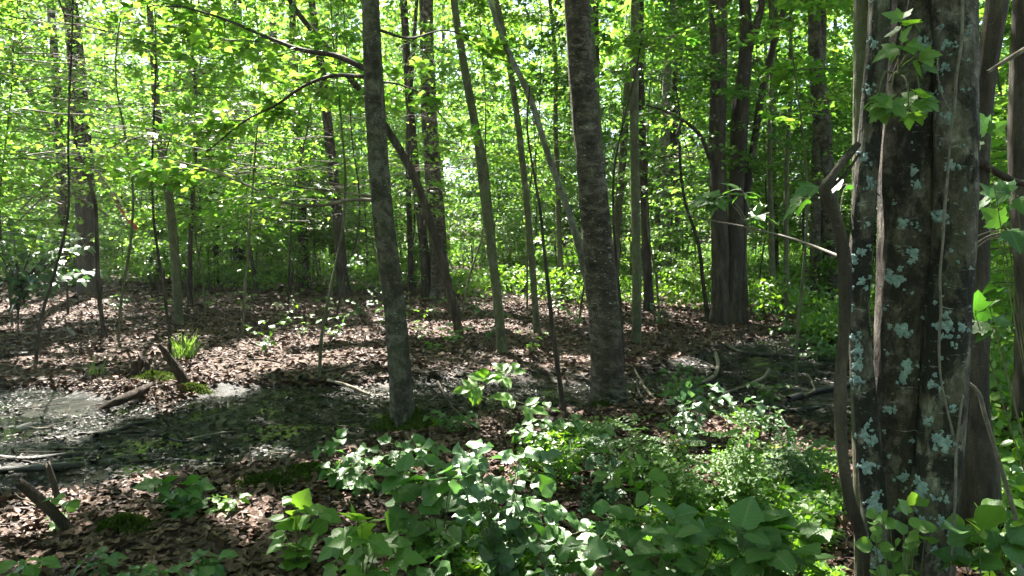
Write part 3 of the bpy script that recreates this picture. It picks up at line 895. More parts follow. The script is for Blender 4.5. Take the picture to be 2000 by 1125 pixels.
# --- dead bent stem hanging in front of the clump, vines
def px_tube(name, label, cat, pts, mat, Y, sides=10, amp=.08, group=None, cap=True, foot_on_ground=False):
    """pts: (px, py, width px[, dY])"""
    P = np.array([at(p[0], p[1], Y + (p[3] if len(p) > 3 else 0)) for p in pts])
    R = np.array([p[2] / FPX * Y / 2 for p in pts])
    if foot_on_ground:
        g = P[-1].copy(); g[2] = float(ground_z(g[0], g[1])) - .03
        P = np.vstack([P, g]); R = np.append(R, R[-1])
    n = max(14, len(pts) * 9)
    Q = resample(np.column_stack([P, R]), n)
    base = P[-1].copy()
    V, Fs = bark_tube(Q[:, :3], np.maximum(Q[:, 3], .0015), sides, amp=amp, freq=3, seed=pts[0][0] % 31)
    o = obj(name, mesh_from(name, V - base, Fs), mat, loc=base)
    return tag(o, label, cat, group)

px_tube('dead_vine', 'dark dead stem bent like an elbow hanging left of the lichen-covered trunks', 'vine',
        [(1676, 282, 13, .03), (1650, 312, 16, .01), (1622, 352, 20), (1612, 366, 24), (1626, 405, 22), (1644, 465, 25), (1651, 540, 26), (1648, 640, 22), (1641, 760, 23), (1645, 880, 22), (1660, 980, 23), (1682, 1050, 22), (1690, 1125, 18)],
        M['bark_dark'], 2.28, 16, .12, foot_on_ground=True)
px_tube('dead_twig', 'short dead side twig on the bent elbow-shaped stem', 'twig', [(1678, 300, 5), (1655, 335, 6), (1622, 368, 7)], M['bark_dark'], 2.28, 8)
px_tube('climbing_vine', 'thin brown vine climbing the right lichen-covered trunk to the top', 'vine',
        [(1880, -10, 6), (1878, 80, 6), (1868, 150, 6), (1864, 210, 6), (1858, 250, 5), (1852, 330, 5), (1846, 400, 6), (1842, 470, 5), (1836, 540, 5), (1838, 600, 5), (1834, 680, 5), (1838, 740, 4), (1848, 790, 4), (1862, 850, 5)],
        M['vine'], 2.33, 7, foot_on_ground=False)
px_tube('climbing_vine', 'pale vine running down the right edge of the lichen-covered trunks', 'vine',
        [(1906, 420, 4, .03), (1895, 560, 5, .03), (1884, 700, 6, .02), (1876, 800, 6), (1868, 870, 6), (1866, 960, 6, -.02), (1862, 1040, 5, -.03), (1856, 1130, 5, -.04)], M['vine'], 2.34, 7, foot_on_ground=True)
px_tube('climbing_vine', 'short looping vine between the middle and right lichen-covered trunks', 'vine',
        [(1832, 100, 3), (1832, 150, 3), (1842, 190, 3), (1854, 215, 4)], M['vine'], 2.33, 6)
px_tube('bare_shoot', 'bare brown stem leaning from the lichen-covered trunks towards the right edge', 'shoot', [(1888, 745, 6), (1908, 762, 8), (1924, 810, 8), (1945, 880, 8), (1975, 980, 9), (1996, 1060, 10)], M['vine'], 2.7, 8, foot_on_ground=True)
px_tube('fallen_limb', 'grey dead limb reaching in from the right edge behind the rough trunk', 'branch', [(1930, 140, 7), (1965, 118, 9), (2010, 92, 11), (2060, 70, 12)], M['pale_wood'], 3.2, 8)
for dy, w in ((0, 4), (10, 3), (-14, 3)):
    px_tube('dead_twig', {0: 'dead twig fanning out beside the right lichen-covered trunk, longest one', 10: 'dead twig fanning out beside the right lichen-covered trunk, lowest one', -14: 'dead twig fanning out beside the right lichen-covered trunk, uppermost one'}[dy],
            'twig', [(1902, 478 + dy, w), (1930, 462 + dy * .6, w), (1960, 455 + dy * .3, w), (2010, 456, w + 1)], M['pale_wood'], 3.0, 6)

# --- moss at the foot of the mossy trunk
def moss_mound(parent, c, rx, ry, h, off, n=2600):
    a = np.linspace(0, 2 * math.pi, 40, endpoint=False)
    V, Fq = [], []
    rings = 10
    for r_ in range(rings + 1):
        q = r_ / rings
        for an in a:
            k = 1 + .28 * float(vn(math.cos(an) * 1.7 + c[0], math.sin(an) * 1.7))
            x, y = c[0] + rx * k * q * math.cos(an), c[1] + ry * k * q * math.sin(an)
            z = float(ground_z(x, y)) + h * (1 - q)**1.3 * (1 + .2 * float(vn(x * 9, y * 9))) + .012 - .03 * q**4
            V.append((x, y, z))
    for r_ in range(rings):
        for k in range(40):
            Fq.append((r_ * 40 + k, r_ * 40 + (k + 1) % 40, (r_ + 1) * 40 + (k + 1) % 40, (r_ + 1) * 40 + k))
    V = np.array(V)
    o = obj('moss', mesh_from('moss', V - off, [np.array(Fq)]), M['moss'], parent, kind='stuff')
    idx = rng.randint(40, len(V), n)
    p = V[idx] + rng.normal(0, .012, (n, 3)) * [1, 1, .2]
    d = rng.normal(0, .5, (n, 3)) + [0, 0, 1]
    obj('moss_fronds', leaf_mesh('moss_fronds', p - off, d, rng.normal(0, 1, (n, 3)), rng.uniform(.012, .03, n), T_DIAMOND, rng.uniform(0, 1, n)), M['moss_blade'], o, kind='stuff')
moss_mound(tA, bA + [.03, .02, 0], .34, .3, .20, bA)
moss_mound(tB, bB + [-.05, -.12, 0], .2, .2, .2, bB, 1500)
moss_mound(tR, bR + [.12, -.1, 0], .3, .26, .22, bR, 1500)

# ------------------------------------------------------------------ understory trees (leafy, behind the clearing)
UL = 'slender leafy sapling among the green undergrowth behind the clearing'
def sapling_crown(h0, h1, ns, nl, ls, reach):
    c = Crown()
    for k in range(ns):
        u = rng.uniform(0, 1)
        z = h0 + (h1 - h0) * u
        L = reach * (1.05 - .55 * u) * rng.uniform(.6, 1.15)
        az = rng.uniform(0, 2 * math.pi)
        c.spray([.04 * math.sin(z), .04 * math.cos(z), z], az, rng.uniform(.05, .35), L, nl, ls, droop=rng.uniform(.15, .4))
    return c
def sapling_stem(H, r, seed):
    z = np.linspace(-.1, H, 9)
    P = np.stack([.3 * vn(z * .45, seed) + .05 * z * vn(seed * 1.7, 3.0), .2 * vn(z * .4, seed + 5.5), z], -1)
    P[:, :2] -= P[0, :2]
    return bark_tube(resample(P, 26), np.linspace(r, r * .3, 26), 8, amp=.08, seed=seed, flare=.2)

# unique ones near the clearing: (px of foot, distance, first leaves, height, sprays, reach, leaf, material)
near_list = [(60, 9.5, 2.6, 5.5, 26, 1.5, .085, 'under'), (225, 11.5, 2.6, 6.5, 34, 1.9, .09, 'under'), (330, 9.8, 2.7, 5.2, 26, 1.5, .085, 'under'), (470, 12.0, 2.6, 6.2, 34, 1.8, .09, 'under'),
             (560, 14.5, 2.0, 7, 36, 1.9, .09, 'under'), (20, 14, 1.8, 7, 34, 1.9, .09, 'under'), (130, 16, 2.4, 8, 40, 2.1, .1, 'under'), (400, 16.5, 1.9, 7.5, 36, 2.0, .1, 'under'),
             (655, 16, 2.3, 7.5, 34, 1.8, .1, 'under'), (900, 15.5, 3.0, 7.5, 34, 1.7, .095, 'under'), (790, 17.5, 2.2, 8.0, 36, 1.9, .1, 'under'), (1030, 17.0, 2.6, 8, 36, 1.9, .1, 'under'),
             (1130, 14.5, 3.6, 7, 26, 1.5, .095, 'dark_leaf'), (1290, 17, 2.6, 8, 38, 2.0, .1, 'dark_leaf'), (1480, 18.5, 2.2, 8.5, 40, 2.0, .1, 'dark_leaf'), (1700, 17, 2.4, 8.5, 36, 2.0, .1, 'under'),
             (1870, 10, 1.6, 5.5, 26, 1.4, .09, 'under'), (1990, 9.0, .8, 5.0, 34, 1.4, .09, 'under'), (2060, 6.5, .8, 4.2, 26, 1.2, .09, 'under'), (1580, 19, 2.8, 9, 34, 2.0, .1, 'under'),
             (-80, 11, 1.6, 6, 34, 1.8, .09, 'under'), (620, 8.6, 3.2, 4.6, 12, 1.2, .085, 'under'), (1220, 9.5, 3.6, 5.2, 12, 1.2, .085, 'under'), (1560, 8.5, 3.2, 4.6, 9, 1.0, .085, 'under')]
seen_w = ['at the far left edge', 'left of the broad dark trunk', 'by the bent olive sapling', 'right of the bent olive sapling']
for k, (px, Y, h0, h1, ns, reach, ls, mt) in enumerate(near_list):
    x = (px - 1000) / FPX * Y
    b = np.array([x, Y, float(ground_z(x, Y))])
    t = thing('understory_tree', UL, 'tree', b, 'leafy saplings behind the clearing')
    V, Fs = sapling_stem(h1, .018 + .003 * reach, k)
    obj('trunk', mesh_from('trunk', V, Fs), M['bark_green'] if k % 2 else M['bark_dark'], t)
    c = sapling_crown(h0, h1, int(ns * 1.35), 58, ls * 1.15, reach)
    # gaps are world lines: shift the leaves there and back
    c.p = [p + b for p in c.p]
    for a in range(len(c.tw.V)):
        c.tw.V[a] = c.tw.V[a] + b
    c.build(t, M[mt], T_MAPLE if Y < 10 else T_TRI, b, gaps=True, twigmat=M['twig'])

# shared shapes further back
protos = []
for k in range(7):
    h1 = rng.uniform(6, 10)
    V, Fs = sapling_stem(h1, rng.uniform(.018, .04), 50 + k)
    tr = mesh_from('trunk', V, Fs); tr.materials.append(M['bark_dark' if k % 2 else 'bark_green'])
    c = sapling_crown(rng.uniform(.9, 2.2), h1 + .3, 62, 54, .14, 2.3)
    p, d, n, s = c.arrays()
    fo = leaf_mesh('foliage', p, d, n, s, T_DIAMOND, rng.uniform(0, 1, len(p))); fo.materials.append(M['under' if k % 3 else 'far'])
    tw = c.tw.mesh('twigs'); tw.materials.append(M['twig'])
    protos.append((tr, fo, tw))
def plant_copy(name, label, cat, group, loc, rz, sc, parts):
    t = thing(name, label, cat, loc, group)
    t.rotation_euler = (0, 0, rz); t.scale = (sc, sc, sc)
    for pn, me, kind in parts:
        o = bpy.data.objects.new(pn, me); COL.objects.link(o); o.parent = t
        if kind:
            o['kind'] = kind
    return t
cnt = 0
for tries in range(2600):
    Y = rng.uniform(19, 48)
    px = rng.uniform(-120, 2120)
    if Y < 23 and rng.uniform() < .5:
        continue
    x = (px - 1000) / FPX * Y
    if Y < 24 and blocks_gap(x, Y, 1.5, 2, 9):
        continue
    tr, fo, tw = protos[cnt % 7]
    plant_copy('understory_tree', UL, 'tree', 'leafy saplings behind the clearing', (x, Y, float(ground_z(x, Y))), rng.uniform(0, 6.28), rng.uniform(.8, 1.25),
               [('trunk', tr, None), ('foliage', fo, 'stuff'), ('twigs', tw, 'stuff')])
    cnt += 1
    if cnt >= 165:
        break

# tall slim trunks further back
tp = []
for k in range(5):
    z = np.linspace(-.2, 19, 12)
    P = np.stack([.35 * vn(z * .16, k * 3.3), .35 * vn(z * .16, k * 3.3 + 9), z], -1)
    V, Fs = bark_tube(resample(P, 40), np.linspace(.15, .06, 40), 10, amp=.06, seed=k, flare=.3)
    me = mesh_from('trunk', V, Fs); me.materials.append(M['bark_dark' if k % 2 else 'bark_grey'])
    c = Crown()
    for q in range(34):
        a = rng.uniform(0, 6.28); rr_ = rng.uniform(.3, 3.2); zz = rng.uniform(7, 20)
        c.cloud([rr_ * math.cos(a), rr_ * math.sin(a), zz], [1.4, 1.4, .5], 66, .32)
    p, d, n, s = c.arrays()
    fo = leaf_mesh('foliage', p, d, n, s, T_DIAMOND, rng.uniform(0, 1, len(p))); fo.materials.append(M['far'])
    tp.append((me, fo))
for k in range(36):
    Y = 23 + 43 * (k / 36.0) + rng.uniform(-2, 2)
    px = rng.uniform(-150, 2150)
    if Y < 30 and 880 < px < 1100:
        px += 300
    x = (px - 1000) / FPX * Y
    me, fo = tp[k % 5]
    parts = [('trunk', me, None)]
    if Y > 25 and not blocks_gap(x, Y, 3.6, 7, 22):
        parts.append(('foliage', fo, 'stuff'))
    plant_copy('background_tree', 'slim dark trunk of a tall tree deep in the background wood', 'tree', 'tall trees deep in the wood', (x, Y, float(ground_z(x, Y))), rng.uniform(0, 6.28), rng.uniform(.7, 1.25), parts)

for k in range(34):  # unseen trees added to close off open sky around the camera
    x, y = -27 + 9.5 * (k % 6) + rng.uniform(-2.5, 2.5), -26 + 5.2 * (k // 6) + rng.uniform(-1.5, 1.5)
    if k >= 28:
        x, y = (15 + rng.uniform(0, 5)) * (1 if k % 2 else -1.25), 3 + 3 * (k - 28)
    me, fo = tp[k % 5]
    plant_copy('unseen_shade_tree', 'unseen tall leafy tree added around the viewpoint to shade the clearing', 'tree', 'unseen shade trees', (x, y, float(ground_z(x, y))), rng.uniform(0, 6.28), rng.uniform(.9, 1.2),
               [('trunk', me, None), ('foliage', fo, 'stuff')])
for k in range(22):  # unseen saplings added behind the camera to cut sky light
    x, y = rng.uniform(-20, 20), rng.uniform(-18, -4)
    tr, fo, tw = protos[k % 7]
    plant_copy('unseen_shade_sapling', 'unseen leafy sapling added behind the viewpoint to shade the clearing', 'tree', 'unseen shade saplings', (x, y, float(ground_z(x, y))), rng.uniform(0, 6.28), rng.uniform(.8, 1.2),
               [('trunk', tr, None), ('foliage', fo, 'stuff'), ('twigs', tw, 'stuff')])

# far wood that closes the view
c = Crown()
for k in range(1900):
    a = rng.uniform(-.75, .75); Y = rng.uniform(56, 80)
    x, y = Y * math.sin(a) * 1.05, Y * math.cos(a)
    zz = rng.uniform(0, 1)**1.15 * 25
    c.cloud([x, y, zz + .6], [2.0, 1.5, .9], 60, .38)
o = thing('far_woodland', 'pale green mass of distant forest closing the view', 'forest', (0, 68, 0))
o['kind'] = 'stuff'
c.build(o, M['far'], T_DIAMOND, (0, 68, 0), gaps=False)

# ------------------------------------------------------------------ the leaf roof: unseen tall-tree crowns, spread and thinned to shade the floor
def roof_density(q):
    x, y = q[:, 0], q[:, 1]
    d = np.where(y < 13, 1.0, np.where(y < 18, .75, .28))
    d = np.where((x < -3.5) & (y > 9), np.minimum(d, .6), d)
    return d
tops = np.array([t[1] for t in TOPS])
NC = 4700
cx = np.column_stack([rng.uniform(-24, 15, NC), rng.uniform(2, 46, NC), rng.uniform(8.5, 16.5, NC)])
cx[:, 2] = np.maximum(cx[:, 2], 2.4 + .42 * cx[:, 1] * (cx[:, 1] < 26))      # stays above the view except far back
q = cx[:, :2] - SUN[:2] / SUN[2] * cx[:, 2:3]
keep = rng.uniform(0, 1, NC) < roof_density(q)
cx = cx[keep]
own = np.argmin(((cx[:, None, :2] - tops[None, :, :2])**2).sum(-1), axis=1)
for k, (t, top, base) in enumerate(TOPS):
    cc = cx[own == k]
    if not len(cc):
        continue
    c = Crown()
    for p in cc:
        c.cloud(p, [1.0, 1.0, .5], 50, .26)
    root = np.array(top)
    for p in cc[rng.permutation(len(cc))[:6]]:
        mid = (root + p) / 2 + [0, 0, -.6]
        c.tw.add(resample([root - [0, 0, 2.0], mid, p], 8), np.linspace(.03, .008, 8), 5)
    c.build(t, M['canopy'], T_DIAMOND, base, gaps=True, twigmat=M['twig'], name='crown')

# ------------------------------------------------------------------ low green undergrowth
def cover(name, label, n, sampler, hmax, ls, mat, tmpl=T_DIAMOND):
    P = []
    while sum(len(p) for p in P) < n:
        P.append(sampler(4000))
    P = np.concatenate(P)[:n]
    z = ground_z(P[:, 0], P[:, 1])
    patch = .45 + .55 * np.clip(.5 + vn(P[:, 0] * .6, P[:, 1] * .6, 4.0), 0, 1)
    h = hmax * patch * rng.uniform(.08, 1, n)**.7
    pos = np.column_stack([P, z + h])
    d = rng.normal(0, 1, (n, 3)); d[:, 2] -= .2
    nn = np.array([0, -.15, 1]) + rng.normal(0, .4, (n, 3))
    o = obj(name, leaf_mesh(name, pos, d, nn, ls * rng.uniform(.6, 1.3, n), tmpl, rng.uniform(0, 1, n)), mat, kind='stuff')
    o['label'] = label
    o['category'] = 'undergrowth'
    return o
def samp_far(k):
    Y = rng.uniform(14, 50, k); px = rng.uniform(-150, 2150, k)
    x = (px - 1000) / FPX * Y
    edge = np.interp(px, [-200, 200, 500, 700, 1000, 1150, 1250, 1400, 1480, 1700, 2200], [27, 24, 23, 22, 18.5, 17.5, 18, 17.5, 15, 14, 12])
    ok = (Y > edge + 1.2 * vn(x * .7, Y * .7)) & (vn(x * .45 + 3, Y * .45) > -.45)
    return np.column_stack([x, Y])[ok]
cover('undergrowth', 'bright green low undergrowth carpeting the wood behind the clearing', 110000, samp_far, .95, .12, M['cover'])
def samp_back(k):
    Y = rng.uniform(42, 95, k); px = rng.uniform(-200, 2200, k)
    return np.column_stack([(px - 1000) / FPX * Y, Y])
cover('undergrowth', 'hazy green ground cover far back between the distant trunks', 36000, samp_back, 1.3, .3, M['cover'])
def samp_right(k):
    Y = rng.uniform(3.0, 14, k); x = rng.uniform(1.2, 9, k)
    px = 1000 + x / Y * FPX
    ok = (px > 1905 + 40 * vn(x, Y)) & (px < 2300) | ((px > 1560) & (px < 1700) & (Y > 9.5) & (vn(x * 1.4, Y * 1.4) > -.1)) & (pool_sd(x, Y) < .1)
    return np.column_stack([x, Y])[ok]
cover('undergrowth', 'dense low green plants filling the ground at the right edge', 14000, samp_right, .6, .085, M['cover'], T_OVAL)
def samp_front(k):
    px = rng.uniform(880, 1660, k); py = rng.uniform(835, 1250, k)
    Y = CAM_H * FPX / (py - 480.0)
    x = (px - 1000) / FPX * Y
    ok = (vn(x * 3.2, Y * 2.6, 7.0) > .08) & (py > np.interp(px, [880, 1000, 1100, 1300, 1500, 1660], [1040, 960, 870, 840, 850, 930]))
    return np.column_stack([x, Y])[ok]
cover('ground_cover', 'fine small-leaved green plants carpeting the front thicket', 9500, samp_front, .26, .046, M['cover'], T_TRI)
# taller shrubs at the back of the clearing
shr = []
for k in range(5):
    c = Crown()
    for q in range(16):
        a = rng.uniform(0, 6.28)
        c.spray([0, 0, rng.uniform(.3, 1.5)], a, rng.uniform(.1, .6), rng.uniform(.5, 1.0), 46, .095, droop=.3)
    p, d, n, s = c.arrays()
    fo = leaf_mesh('foliage', p, d, n, s, T_OVAL, rng.uniform(0, 1, len(p))); fo.materials.append(M['under' if k % 2 else 'cover'])
    st = Tubes()
    for q in range(4):
        e = np.array([rng.uniform(-.3, .3), rng.uniform(-.3, .3), 1.7])
        st.add(resample([[0, 0, -.05], e * [.3, .3, .5], e], 6), np.linspace(.014, .005, 6), 5)
    sm = st.mesh('stem'); sm.materials.append(M['twig'])
    tw = c.tw.mesh('twigs'); tw.materials.append(M['twig'])
    shr.append((sm, fo, tw))
for k in range(96):
    Y = rng.uniform(16.5, 46); px = rng.uniform(-120, 2120)
    edge = np.interp(px, [-200, 300, 650, 1000, 1250, 1480, 1700, 2200], [20, 20, 20, 19, 19, 17, 15, 13])
    Y = max(Y, edge + rng.uniform(0, 4))
    x = (px - 1000) / FPX * Y
    sm, fo, tw = shr[k % 5]
    plant_copy('shrub', 'bushy green shrub at the back of the clearing', 'shrub', 'shrubs behind the clearing', (x, Y, float(ground_z(x, Y))), rng.uniform(0, 6.28), rng.uniform(.7, 1.5),
               [('stem', sm, None), ('foliage', fo, 'stuff'), ('twigs', tw, 'stuff')])

# ------------------------------------------------------------------ leaf litter, twigs
def scatter_litter(name, label, n, ylo, yhi, ls, mat, inpool, dens=None):
    out_p = []
    tot = 0
    while tot < n:
        k = 20000
        Y = np.sqrt(rng.uniform(ylo**2, yhi**2, k)); px = rng.uniform(-140, 2140, k)
        x = (px - 1000) / FPX * Y
        sd = pool_sd(x, Y) + .25 * vn(x * 1.5, Y * 1.5)
        ok = (sd > -.25) if inpool else (sd < .12)
        if inpool:
            ok &= vn(x * .9 + 5, Y * .9) > -.35 + .3 * rng.randn(k)
        p = np.column_stack([x, Y])[ok]
        out_p.append(p); tot += len(p)
    P = np.concatenate(out_p)[:n]
    z = ground_z(P[:, 0], P[:, 1])
    if inpool:
        z = np.maximum(z, WATER_Z)
    pos = np.column_stack([P, z + rng.uniform(0.002, .022, n)])
    d = rng.normal(0, 1, (n, 3)); d[:, 2] *= .25 if not inpool else .1
    nn = np.array([0, 0, 1.0]) + rng.normal(0, .28 if not inpool else .15, (n, 3))
    o = obj(name, leaf_mesh(name, pos, d, nn, ls * rng.uniform(.35, 1.0, n)**1.0 * np.where(rng.uniform(0, 1, n) < .12, 1.7, 1.2), T_DEAD, rng.uniform(0, 1, n)), mat, kind='stuff')
    o['label'] = label; o['category'] = 'leaf litter'
scatter_litter('leaf_litter', 'curled brown dead leaves covering the near forest floor', 36000, 2.6, 8.5, .06, M['litter'], False)
scatter_litter('leaf_litter', 'brown dead leaves covering the floor beyond the pool', 48000, 8.0, 19, .085, M['litter'], False)
scatter_litter('leaf_litter', 'brown dead leaves on the distant forest floor', 16000, 18, 34, .15, M['litter'], False)
scatter_litter('sodden_leaves', 'black sodden leaves lying in the pool', 11000, 4.2, 14, .052, M['wet_litter'], True)

tw = Tubes()
for k in range(900):
    Y = math.sqrt(rng.uniform(2.8**2, 17**2)); px = rng.uniform(-100, 2100)
    x = (px - 1000) / FPX * Y
    L = rng.uniform(.12, .5) * (1 + Y * .03); a = rng.uniform(0, math.pi)
    s = np.linspace(-.5, .5, 5)
    xs = x + math.cos(a) * L * s + rng.normal(0, .012, 5); ys = Y + math.sin(a) * L * s + rng.normal(0, .012, 5)
    z = np.maximum(ground_z(xs, ys), WATER_Z) + .018 + rng.uniform(0, .03) * (s + .5)
    tw.add(np.column_stack([xs, ys, z]), np.linspace(1, .5, 5) * rng.uniform(.0025, .006), 4)
o = obj('fallen_twigs', tw.mesh('fallen_twigs'), M['twig'], kind='stuff')
o['label'] = 'thin fallen twigs strewn over litter and pool'; o['category'] = 'twigs'

def ground_branch(name, label, pts, mat, sides=9, amp=.1, cat='branch', group=None, lift=.4):
    """pts: (px, py on the ground, width px, height m above ground)"""
    P, R = [], []
    for p in pts:
        g = G(p[0], p[1])
        r = p[2] / FPX * g[1] / 2
        z = max(g[2], WATER_Z) + r * lift + (p[3] if len(p) > 3 else 0)
        # keep the pixel: a raised point comes nearer along its view ray
        d = ray(p[0], p[1]); tt = (z - CAM_H) / d[2]
        P.append(np.array([d[0] * tt, d[1] * tt, z])); R.append(r)
    Q = resample(np.column_stack([P, R]), max(12, 8 * len(pts)))
    base = np.array(P[0])
    V, Fs = bark_tube(Q[:, :3], np.maximum(Q[:, 3], .002), sides, amp=amp, freq=4, seed=pts[0][0] % 23, cap=True)
    o = obj(name, mesh_from(name, V - base, Fs), mat, loc=base)
    return tag(o, label, cat, group)

FB = [
    ('wet black log lying in the pool at the left edge, upper of the two', [(-20, 893, 14), (60, 897, 12), (130, 888, 9), (190, 884, 6)], 'wet_wood'),
    ('wet black log in the pool at the left edge, lower and thicker', [(-20, 921, 16), (60, 915, 14), (110, 913, 16), (156, 908, 14)], 'wet_wood'),
    ('short black log in the pool between the glare and the scum', [(190, 852, 13), (225, 842, 12), (260, 830, 10), (305, 822, 7)], 'wet_wood'),
    ('long thin black branch crossing the pool at left', [(80, 862, 6), (150, 848, 6), (230, 846, 7), (300, 838, 4)], 'wet_wood'),
    ('thin branch floating across the scummy water left of the mossy trunk', [(250, 851, 5), (310, 850, 5), (360, 862, 4), (420, 862, 4)], 'wet_wood'),
    ('long dark twig along the near edge of the scummy water', [(260, 902, 4), (330, 898, 5), (420, 905, 5), (500, 912, 4)], 'wet_wood'),
    ('dark log end resting on the litter at the left edge', [(-20, 697, 14), (30, 694, 13), (66, 690, 8)], 'wet_wood'),
    ('dark stick slanting on the leaves behind the grass at left', [(116, 626, 7), (135, 645, 9), (152, 660, 14)], 'dead_wood'),
    ('mossy fallen log left of the grass clump', [(160, 634, 9), (200, 630, 10), (235, 622, 8)], 'dead_wood'),
    ('small dark log beside the foot of the bent olive sapling', [(244, 624, 10), (272, 622, 11), (290, 620, 7)], 'dead_wood'),
    ('long thin fallen branch behind the bent olive sapling', [(270, 594, 5), (330, 596, 6), (400, 604, 6), (460, 600, 4)], 'dead_wood'),
    ('pale fallen pole lying in sunlight at the left edge', [(-20, 660, 7), (60, 652, 7), (130, 648, 5)], 'pale_wood'),
    ('brown stick on the litter left of the mossy trunk', [(640, 742, 5), (690, 757, 6), (730, 772, 5), (750, 770, 3)], 'pale_wood'),
    ('dark branch lying along the litter left of the mossy trunk', [(630, 728, 8), (680, 716, 7), (740, 706, 5)], 'dead_wood'),
    ('thin twig running down to the pool right of the mossy trunk', [(855, 745, 4), (880, 790, 4), (905, 815, 5), (935, 826, 4)], 'dead_wood'),
    ('pale curved branch standing in the muck right of centre', [(1366, 750, 6), (1390, 738, 7, .02), (1402, 715, 7, .05), (1398, 690, 6, .08)], 'pale_wood'),
    ('long brown branch arching over the dark water at right', [(1410, 770, 5), (1460, 752, 6, .03), (1490, 738, 6, .05), (1502, 722, 6, .08)], 'pale_wood'),
    ('black branch sweeping along the far edge of the water at right', [(1418, 672, 8), (1450, 688, 9), (1510, 694, 8), (1590, 700, 6)], 'wet_wood'),
    ('thin long stick across the litter towards the dark water at right', [(1330, 660, 4), (1380, 674, 5), (1440, 678, 4)], 'dead_wood'),
    ('black log half sunk in the dark water at right', [(1540, 780, 14), (1590, 766, 14), (1660, 752, 14)], 'wet_wood'),
    ('black stick in the water below the white-leaved sprig', [(1520, 805, 8), (1560, 800, 8), (1600, 796, 6)], 'wet_wood'),
    ('sunlit white fallen pole beyond the water at right', [(1480, 634, 6), (1530, 642, 6), (1585, 652, 4)], 'pale_wood'),
    ('thin arching twig rising from the dark water at right', [(1560, 775, 4), (1580, 768, 4, .04), (1586, 748, 4, .07), (1575, 730, 3, .08)], 'pale_wood'),
    ('fallen log on the litter behind the straight mossy pole', [(1250, 614, 10), (1290, 614, 11), (1320, 622, 8)], 'dead_wood'),
    ('brown fallen branch under the leaves beside the bent dead stem', [(1540, 958, 8), (1580, 945, 10), (1630, 928, 9)], 'dead_wood'),
    ('dark stick lying below the bright rose shrub', [(1420, 905, 8), (1470, 920, 8), (1510, 948, 9), (1540, 960, 6)], 'dead_wood'),
    ('slender twig on litter right of the thick flecked trunk', [(1240, 745, 4), (1270, 790, 5), (1310, 815, 5), (1360, 840, 4)], 'dead_wood'),
    ('long slender twig over litter right of the thick flecked trunk, further right', [(1228, 700, 4), (1262, 760, 5), (1300, 800, 5), (1330, 835, 4)], 'pale_wood'),
    ('thin stick bridging the muck between the two large trunks', [(920, 705, 4), (1000, 718, 5), (1060, 730, 4)], 'dead_wood'),
    ('stick on the litter behind the slim olive saplings', [(1060, 660, 5), (1110, 655, 5), (1150, 640, 4)], 'dead_wood'),
    ('grey twig on brown leaves at the bottom left', [(-10, 1012, 5), (30, 1000, 5), (62, 996, 4)], 'pale_wood'),
    ('thin brown twig among leaves near the lower left centre', [(420, 990, 3), (500, 965, 4), (560, 950, 3)], 'dead_wood'),
    ('dark branch on the bank left of the mossy foot', [(545, 905, 8), (600, 895, 9), (650, 902, 7)], 'dead_wood'),
    ('curved twig lying at the pool bank in front of the scum', [(470, 925, 4), (540, 918, 4), (590, 900, 4)], 'dead_wood'),
]
for lb, pts, mt in FB:
    ground_branch('fallen_branch', lb, pts, M[mt])
for k in range(26):
    px, py = rng.uniform(30, 1640), rng.uniform(640, 1000)
    a = rng.uniform(-.5, .5); L = rng.uniform(40, 110) * (py - 480) / 300
    ground_branch('fallen_stick', 'plain thin stick lying on the forest floor', [(px - L / 2, py - a * L * .25, 3.5), (px, py + rng.uniform(-4, 4), 4), (px + L / 2, py + a * L * .25, 3)], M['dead_wood' if k % 3 else 'pale_wood'],
                  6, group='thin sticks on the floor', cat='stick')

# broken limbs sticking up at bottom left, the stump and the rotten log
def stick_up(name, label, cat, foot_px, top_px, w0, w1, mat, Yt=None, mid=None):
    g = G(*foot_px)
    Y = g[1]
    T = at(top_px[0], top_px[1], Yt or Y)
    P = [g - [0, 0, .04], (g + T) / 2 + (np.array(mid) if mid is not None else 0), T]
    R = [w0 / FPX * Y / 2, (w0 + w1) / 2 / FPX * Y / 2, w1 / FPX * Y / 2]
    Q = resample(np.column_stack([P, R]), 26)
    V, Fs = bark_tube(Q[:, :3], Q[:, 3], 14, amp=.14, freq=5, seed=foot_px[0] % 17, cap=True)
    V[-1] -= nrm(T - g) * .03
    ring = np.arange(25 * 14, 26 * 14)
    V[ring] += nrm(T - g) * rng.uniform(-.02, .035, (14, 1))
    o = obj(name, mesh_from(name, V - g, Fs), mat, loc=g)
    return tag(o, label, cat)
stick_up('broken_limb', 'broken brown limb with a pale snapped end pointing up at the lower left', 'branch', (150, 1040), (38, 942), 22, 19, M['rot_wood'])
stick_up('broken_limb', 'thin dark broken stick standing beside the snapped limb at the lower left', 'branch', (118, 985), (92, 908), 11, 12, M['bark_dark'])
stick_up('rotten_log', 'reddish rotten log leaning up beside the grass clump', 'log', (368, 752), (312, 674), 24, 9, M['rot_wood'])
g = G(278, 738)
V, Fs = bark_tube(resample([g - [0, 0, .1], g + [0, 0, .06], g + [-.02, 0, .13], g + [-.05, 0, .22]], 24), np.interp(np.linspace(0, 1, 24), [0, .3, .7, 1], [.15, .11, .08, .03]), 22, amp=.2, freq=4, flare=.5, seed=4)
V[:, 2] += np.where(V[:, 2] > g[2] + .1, .09 * vn(V[:, 0] * 22, V[:, 1] * 22), 0)
st = thing('tree_stump', 'jagged dark rotten stump left of the reddish log', 'stump', g)
obj('stump_wood', mesh_from('stump_wood', V - g, Fs), M['rot_wood'], st)
